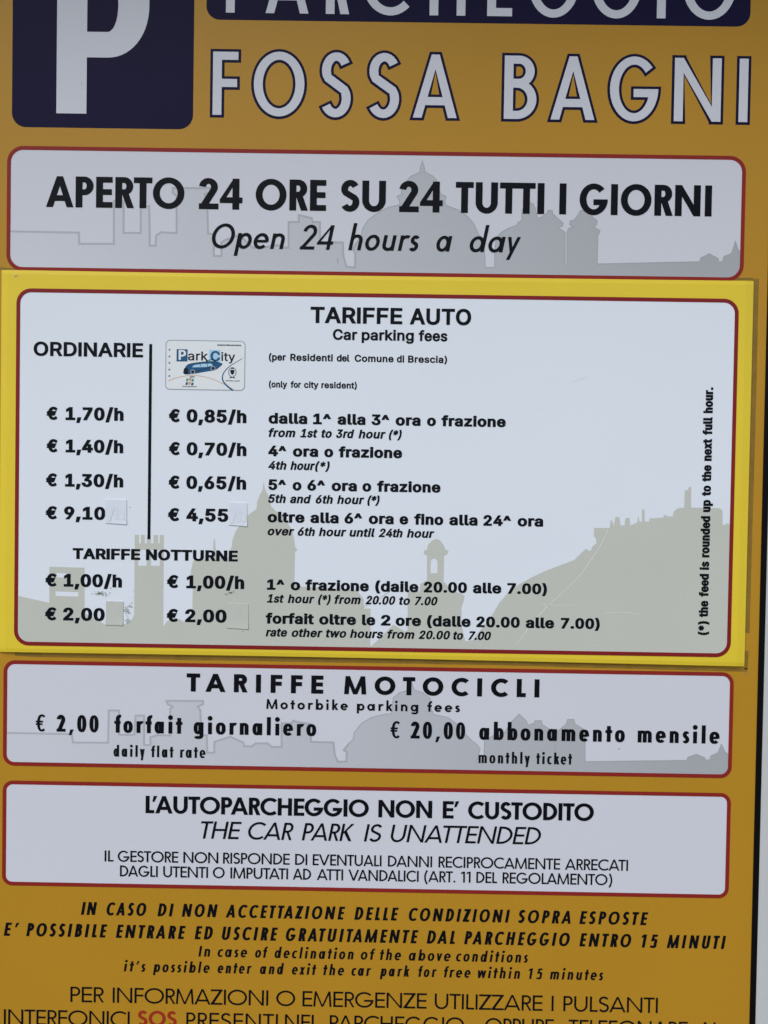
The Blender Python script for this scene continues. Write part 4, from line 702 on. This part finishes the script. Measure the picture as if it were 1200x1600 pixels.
# old glue line round the tariff sheet
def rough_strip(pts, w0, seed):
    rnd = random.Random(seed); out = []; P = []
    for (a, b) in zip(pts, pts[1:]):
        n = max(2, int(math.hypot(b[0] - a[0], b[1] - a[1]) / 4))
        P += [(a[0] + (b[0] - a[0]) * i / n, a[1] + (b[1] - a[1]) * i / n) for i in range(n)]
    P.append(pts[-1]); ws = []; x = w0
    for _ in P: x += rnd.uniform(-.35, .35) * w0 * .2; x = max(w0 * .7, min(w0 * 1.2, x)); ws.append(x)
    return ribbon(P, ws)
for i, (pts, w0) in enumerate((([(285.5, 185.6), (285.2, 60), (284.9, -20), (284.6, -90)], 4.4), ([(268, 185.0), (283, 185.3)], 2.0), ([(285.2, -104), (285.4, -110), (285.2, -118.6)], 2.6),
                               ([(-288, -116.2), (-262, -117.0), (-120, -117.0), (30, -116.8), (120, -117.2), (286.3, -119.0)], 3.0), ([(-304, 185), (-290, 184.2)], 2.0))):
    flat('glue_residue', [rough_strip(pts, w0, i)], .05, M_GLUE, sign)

PAR = dict(sign=(sign, .2, M_BLACK), b1=(b1, .3, M_BLACK), b4=(b4, .3, M_BLACK), b5=(b5, .3, M_BLACK), bar=(bar, .1, M_WHITE))

# ================================================================== THE TARIFF SHEET stuck over the sign
SW = 2.4
sheet = thing('tariff_sheet', W3(-8, -116, 0), 'yellow laminated sheet of car parking fees stuck over the middle of the orange sign', 'sheet')
EL, ER, ET, EB0, EB1 = -300.1, 283.2, 183.3, -114.4, -116.0
def sheet_mesh():
    us = [EL, EL + 5.2, EL + 6.2, -200, -100, 0, 100, 200, ER - 7.2, ER - 6.2, ER]
    fr = [0, .012, 1 - .009, 1]
    def bot(u): s = (u - EL) / (ER - EL); return EB0 + (EB1 - EB0) * s + .9 * math.sin(s * 3.1) 
    def top(u): s = (u - EL) / (ER - EL); return ET - .5 * math.sin(s * PI)
    V = []; F = []
    for j, f in enumerate((0, .010, .05, .3, .7, .95, .990, 1)):
        for i, u in enumerate(us):
            ex = i in (0, 10); ey = j in (0, 7)
            w = SW - .1
            if i in (0, 10): w -= .85
            if ey: w -= .35
            b_, t_ = bot(u), top(u)
            V.append(W3(u, b_ + (t_ - b_) * f, w))
    n = len(us)
    F = [(j * n + i, j * n + i + 1, (j + 1) * n + i + 1, (j + 1) * n + i) for j in range(7) for i in range(n - 1)]
    ring = [i for i in range(n)] + [j * n + n - 1 for j in range(1, 8)] + [7 * n + i for i in range(n - 2, -1, -1)] + [j * n for j in range(6, 0, -1)]
    b = len(V)
    for r in ring: x, y, z = V[r]; V.append((x, y + .0005, z))
    m = len(ring)
    F += [(b + i, b + (i + 1) % m, ring[(i + 1) % m], ring[i]) for i in range(m)]
    return V, F
v, f = sheet_mesh()
link('backing', v, f, M_SHEET, sheet)
bS = notice('printed_panel', -287.9, -108.9, 271.8, 169.2, 11.5, SW, sheet, M_SWHITE, M_SRED, 3.0, 'white panel of the tariff sheet')
skyline(D['skyS'], -285.1, -106.1, 268.9, 8.5, SW + .05, bS, M_BEIGE, None, 0, D['holesS'])
PAR['sheet'] = (bS, SW + .2, M_SBLACK)
flat('divider_bar', [ribbon([tuple(q) for q in D['div']], 2.3)], SW + .2, M_SBLACK, bS, 'upright black bar between the price columns')

# ================================================================== LETTERING
NAMES_LETTER = []
for par, nm, sn, cap, v, words in LINES:
    P_, w, m = PAR[par]
    if sn == 'fsos': m = M_SOS
    if sn == 'hdr':
        for wd in words:
            text('letter', P_, sn, cap, v, [wd], w, M_WHITE)
    elif sn == 'name':
        for wd in words:
            o = text('letter', P_, sn, cap, v, [wd], .16, M_WHITE)
            st = STY[sn]; V = []; F = []
            for ch, k, x, sc, u0 in set_line(sn, cap, [wd]):
                gv, gf = glyph_mesh(ch, sn, k, .043); V = [W3(u0 + (x + gx) * sc * cap, v + gy * cap, .06) for gx, gy in gv]; F = gf
            link('letter_outline', V, F, M_NAVY, o)
    else:
        text({'heading': 'heading_text', 'translation': 'translation_text', 'note_text': 'note_text'}.get(nm, nm), P_, sn, cap, v, words, w, m)
# upright footnote
vx, v0, v1, cap = VERT
st = STY['hkv'] = dict(f=grot, e=.09, ey=.06, k=1.2, tr=.0)
s_ = '(*) the feed is rounded up to the next full hour.'
def vert_line():
    ws = s_.split(' '); sp = .42
    k = 1.2
    def total(k): return sum(measure(w_, 'hkv', k, 0)[0] for w_ in ws) + sp * (len(ws) - 1)
    T = (v1 - v0) / cap
    for _ in range(5): k += (T - total(k)) / ((total(k + .01) - total(k)) / .01)
    x = 0; V = []; F = []
    for w_ in ws:
        e_, pos = measure(w_, 'hkv', k, 0)
        for ch, px_ in zip(w_, pos):
            gv, gf = glyph_mesh(ch, 'hkv', k); b = len(V)
            V += [W3(vx - gy * cap, v0 + (x + px_ + gx) * cap, SW + .2) for gx, gy in gv]; F += [tuple(b + i for i in q) for q in gf]
        x += e_ + sp
    LOG.append(('vert', round(k, 3)))
    link('footnote_text', V, F, M_SBLACK, bS, 'footnote running up the right side of the sheet')
vert_line()

# ================================================================== the little resident card printed on the sheet
(cx0, cy1), (cx1, cy0) = D['card']
cw = SW + .1
card = flat('parking_card', [rrect(cx0, cy0, cx1, cy1, 3.4)], cw, M_CWHITE, sheet, 'picture of a resident parking card')
def cf(name, cs, dz, m, label=None): return flat(name, cs, cw + .03 * dz, m, card, label)
cf('card_outline', [rrect(cx0 - .3, cy0 - .3, cx1 + .3, cy1 + .3, 3.6), rrect(cx0 + .3, cy0 + .3, cx1 - .3, cy1 - .3, 3.1, rev=True)], 1, M_CGREY)
def sqr(k): (a, b), (c, d) = D[k]; return [(a, d), (c, d), (c, b), (a, b)]
def ctext(name, s, u0, u1, v, cap, m, sn='h0', dz=3):
    o = text(name, card, sn, cap, v, [[s, u0, u1]], cw + .03 * dz, m); return o
STY['hc'] = dict(f=grot, e=.03, k=1.0, tr=0); STY['hcb'] = dict(f=grot, e=.06, k=1.0, tr=0)
cf('card_square', [sqr('pSq')], 1, M_CBLUE)
(a, b_), (c_, d_) = D['pSq']; ctext('card_letter', 'P', a + 1.6, c_ - 1.2, d_ + 1.3, 7.6, M_CWHITE, 'hcb')
cf('card_square', [sqr('cSq')], 1, M_CSKY)
(a, b_), (c_, d_) = D['cSq']; ctext('card_letter', 'C', a + 1.2, c_ - .2, d_ + .9, 8.0, M_CBLUE, 'hcb')
(a, b_), (c_, d_) = D['ark']; ctext('card_text', 'ark', a, c_, b_, 7.0, M_CDARK, 'hc')
(a, b_), (c_, d_) = D['ity']; ctext('card_text', 'ity', a, c_, b_, 6.8, M_CDARK, 'hc')
rnd = random.Random(3)
def ticks(k, m, hgt=None):
    (a, b), (c, d) = D[k]; cs = []; x = a
    while x < c - .3:
        w_ = rnd.uniform(.35, .8); cs.append([(x, d), (x + w_, d), (x + w_, b - rnd.uniform(0, .3)), (x, b - rnd.uniform(0, .3))]); x += w_ + rnd.uniform(.08, .3)
    cf('fine_print', cs, 1, m)
ticks('bartop', M_CDARK); ticks('botA', M_CDARK); ticks('botB', M_CDARK)
cf('card_star', [[(x + (1.1 if i % 2 else .45) * math.cos(PI / 2 + i * PI / 5), y + (1.1 if i % 2 else .45) * math.sin(PI / 2 + i * PI / 5)) for i in range(10)] for x, y in D['stars']], 1, M_CBLUE)
cf('card_curve', [ribbon(catmull([tuple(q) for q in D['arcO']], 5), .45)], 1, M_CORANGE)
cf('card_curve', [ribbon(catmull([tuple(q) for q in D['arcB']], 5), [.35 + 1.0 * i / 35 for i in range(36)])], 2, M_CBLUE)
cc = cf('card_car', [catmull([tuple(q) for q in D['carB']] + [tuple(D['carB'][0])], 4)[:-1]], 2, M_CBLUE)
cf('card_car_window', [[tuple(q) for q in D['carW']]], 3, M_CSKY)
q_ = [tuple(q) for q in D['carB']]
cf('card_car_trim', [ribbon([(q_[0][0] + 2, q_[0][1] - .2), (q_[0][0] + 12, q_[0][1] + 1.6), (q_[6][0] - 4, q_[6][1] - .2)], .35), ribbon(catmull(q_[1:6], 4), .4)], 3, M_CDARK)
for fx in (.3, .52, .74): cf('card_car_pillar', [ribbon([(q_[2][0] + (q_[5][0] - q_[2][0]) * fx, q_[2][1] + 1.2), (q_[2][0] + (q_[5][0] - q_[2][0]) * fx + .8, q_[2][1] - 1.8)], .4)], 4, M_CDARK)
cf('card_car_roof', [ribbon([(q_[3][0] + 2, q_[3][1] + .6), (q_[3][0] + 7, q_[3][1] + 2.2), (q_[4][0] + 1, q_[4][1] + .4)], .5)], 4, M_CDARK)
for kx in ('wheelA', 'wheelB'):
    (a, b_), _ = D[kx]; cf('card_wheel', [ell(a, b_, 1.9, 1.9, 0, 360, 2, 18)[:-1]], 4, M_CGREY); cf('card_hub', [ell(a, b_, 1.2, 1.2, 0, 360, 2, 14)[:-1]], 5, M_CDARK)
(a, b_), _ = D['carB'][9], 0
x, y = D['wheelA'][0]; cf('card_grille', [ell(x - 5.2, y + .6, 1.9, 2.6, 0, 360, 2, 14)[:-1]], 3, M_CDARK)
x, y = D['crest'][0]
cf('card_crest', [[(x - 1.6, y + 1.8), (x + 1.6, y + 1.8), (x + 1.5, y - .6), (x, y - 2.2), (x - 1.5, y - .6)], [(x - 1.2, y + 2.6), (x + 1.2, y + 2.6), (x + 1.3, y + 3.7), (x - 1.3, y + 3.7)]], 2, M_CDARK)
cf('card_wreath', [ribbon(ell(x, y, 2.9, 3.5, 120, 260, 2, 12), .8)], 2, M_CGREY); cf('card_wreath', [ribbon(ell(x, y, 2.9, 3.5, 60, -80, 2, 12), .8)], 2, M_CGREY)
cf('card_ribbon', [[(x - 2.2, y - 4.9), (x - 1.8, y - 3.7), (x + 1.8, y - 3.7), (x + 2.2, y - 4.9), (x, y - 4.2)]], 2, M_CDARK)
x, y = D['logo'][0]
for dx, dy, m in ((-2.6, 1.6, M_CGREEN), (-.4, 2.1, M_CORANGE), (1.6, 1.4, M_CGREEN), (-3, -1.3, M_CBLUE), (-.8, -1, M_CORANGE), (1.4, -1.6, M_CBLUE)):
    cf('card_logo', [[(x + dx - .9, y + dy - 1.1), (x + dx + .8, y + dy - .9), (x + dx + 1.2, y + dy + 1.1), (x + dx - .5, y + dy + 1.2)]], 2, m)
cf('card_logo', [[(x - .6, y + 3.6), (x + 3.2, y + 3.7), (x + 3.2, y + 4.4), (x - .6, y + 4.3)]], 2, M_CDARK)

# ================================================================== correction patches
PL = ['white correction patch right of 9,10, left of the upright black bar',
      'white correction patch right of 4,55, touching the beige dome silhouette',
      'beige correction patch between the leftmost 2,00 and the battlemented tower, dirt around it',
      'beige correction patch on the church silhouette, right of the second 2,00 price']
for i, q in enumerate(D['patches']):
    m = M_PATCHW if i < 2 else M_PATCHB
    cx_ = sum(p[0] for p in q) / 4; cy_ = sum(p[1] for p in q) / 4
    t = thing('correction_patch', W3(cx_, cy_, SW + .25), PL[i], 'sticker', 'correction patches beside the prices')
    tl, tr_, br, bl = q; V = []; N = 6
    for j in range(N + 1):
        for k_ in range(N + 1):
            a, b_ = k_ / N, j / N
            x = (tl[0] * (1 - a) + tr_[0] * a) * (1 - b_) + (bl[0] * (1 - a) + br[0] * a) * b_
            y = (tl[1] * (1 - a) + tr_[1] * a) * (1 - b_) + (bl[1] * (1 - a) + br[1] * a) * b_
            w = SW + .42 + .22 * max(0, b_ - .6) ** 2 / .16 + .15 * max(0, a - .7) ** 2 / .09 * (.4 + b_ * .6) + .03 * math.sin(7 * a + 5 * b_ + i)
            V.append(W3(x, y, w))
    n = N + 1
    F = [(j * n + k_, (j + 1) * n + k_, (j + 1) * n + k_ + 1, j * n + k_ + 1) for j in range(N) for k_ in range(N)]
    ring = [k_ for k_ in range(n)] + [j * n + N for j in range(1, n)] + [N * n + k_ for k_ in range(N - 1, -1, -1)] + [j * n for j in range(N - 1, 0, -1)]
    b0 = len(V)
    for r in ring: x, y, z = V[r]; V.append((x, y + .00035, z))
    mm = len(ring); F += [(ring[s2], ring[(s2 + 1) % mm], b0 + (s2 + 1) % mm, b0 + s2) for s2 in range(mm)]
    link('paper', V, F, m, t, smooth=False)
    if i < 2:
        g0, g1 = D['ghost'][2 * i], D['ghost'][2 * i + 1]
        st = STY['hk']; V = []; F = []
        for ch, k, x, sc, u0 in set_line('hk', 9.6, [['/h', g0[0], g1[0]]]):
            gv, gf = glyph_mesh(ch, 'hk', k); b0 = len(V)
            for gx, gy in gv:
                uu = u0 + (x + gx) * 9.6; vv_ = g0[1] + gy * 9.6; a = (uu - tl[0]) / (tr_[0] - tl[0]); b_ = (tl[1] - vv_) / (tl[1] - bl[1])
                V.append(W3(uu, vv_, SW + .50 + .24 * max(0, b_ - .55) ** 2 / .16 + .18 * max(0, a - .65) ** 2 / .09 * (.4 + b_ * .6)))
            F += [tuple(b0 + r for r in q2) for q2 in gf]
        link('faded_text', V, F, M_GHOST, t)

# ================================================================== wear: scratches, dirt specks, smudges
for i, s in enumerate(D['scr']):
    s = [tuple(q) for q in s]; P_ = catmull(s, 5) if len(s) > 2 else s
    dark = i in (2, 3)
    ws = [.5 if i in (0, 2, 3) else .32] * len(P_); ws[0] = ws[-1] = .08
    flat('scratch', [ribbon(P_, ws)], SW + .12, M_SCRD if dark else M_SCRL if i in (5, 6, 7, 8) else M_SCR, bS)
def flecks(name, cx_, cy_, sx, sy, n, smin, smax, m, w, parent, seed, tilt=0):
    r = random.Random(seed); cs = []
    for _ in range(n):
        a = r.gauss(0, .42); b_ = r.gauss(0, .42); x = cx_ + a * sx; y = cy_ + b_ * sy + a * sx * tilt; s = r.uniform(smin, smax) * (1.7 if m is M_SMUDGE2 else 1.25 if n > 5 else 1); ph = r.uniform(0, 6); k_ = r.randint(5, 7)
        cs.append([(x + s * r.uniform(.5, 1.2) * math.cos(ph + j * 2 * PI / k_), y + s * r.uniform(.3, .9) * math.sin(ph + j * 2 * PI / k_)) for j in range(k_)])
    cs = [c if sum(c[i - 1][0] * c[i][1] - c[i][0] * c[i - 1][1] for i in range(len(c))) > 0 else c[::-1] for c in cs]
    flat(name, cs, w, m, parent, kind='stuff')
mk = D['marks']
for j, (i, sx, sy, n, s0, s1, m, tl_) in enumerate(((0, 3.2, 1.9, 26, .25, .7, M_SMUDGE2, 0), (1, 3.6, 2.0, 22, .2, .6, M_SMUDGE2, -.1), (2, 4, 2, 16, .15, .45, M_SMUDGE, 0), (3, 1.5, 1.2, 5, .15, .4, M_SMUDGE, 0), (4, .7, .9, 5, .25, .5, M_SMUDGE, .6),
        (5, 4.5, 1.0, 26, .2, .5, M_SMUDGE, .25), (6, 4, .9, 12, .2, .45, M_SMUDGE2, .25), (8, 3.2, 4.2, 22, .25, .8, M_SMUDGE2, 0), (9, 1.8, 3.5, 10, .2, .5, M_SMUDGE, 0), (10, 2.2, 2.2, 22, .3, .8, M_SMUDGE2, 0), (7, .3, .3, 1, .3, .5, M_SMUDGE, 0), (11, .5, .5, 3, .25, .5, M_SMUDGE, 0), (12, .4, .5, 2, .2, .4, M_SMUDGE, 0), (13, .3, .3, 1, .3, .5, M_SMUDGE, 0), (16, .6, .6, 3, .25, .45, M_SMUDGE, 0), (17, .3, .4, 2, .3, .55, M_SMUDGE, 0))):
    flecks('dirt_smudge', *mk[i], sx, sy, n, s0, s1, m, SW + .15, bS, 40 + j, tl_)
back = [o for o in sheet.children if o.name.startswith('backing')][0]
flat('dirt_speck', [ribbon([(mk[14][0] - 1.3, mk[14][1] - .5), (mk[14][0] + 1.4, mk[14][1] + .6)], [.9, .5])], SW + .02, M_SMUDGE, back)
flecks('dirt_speck', *mk[18], .3, .3, 2, .2, .4, M_SMUDGE, SW + .02, back, 77); flecks('dirt_speck', *mk[19], .3, .3, 2, .2, .4, M_SMUDGE, SW + .02, back, 78)
flat('dirt_speck', [ribbon([(mk[15][0], mk[15][1] + 1.8), (mk[15][0] + .3, mk[15][1] - 1.8)], [.5, .3])], .4, M_SMUDGE, b1)
for i in (20, 21, 22, 23): flecks('dirt_speck', *mk[i], .8, .8, 3, .2, .55, M_SMUDGE, .4, sign, 90 + i)
r = random.Random(11)
flecks('dirt_specks', -10, 30, 330, 190, 60, .08, .2, M_SMUDGE2, SW + .16, bS, 5)

print('STYLES', *LOG, sep='\n ')
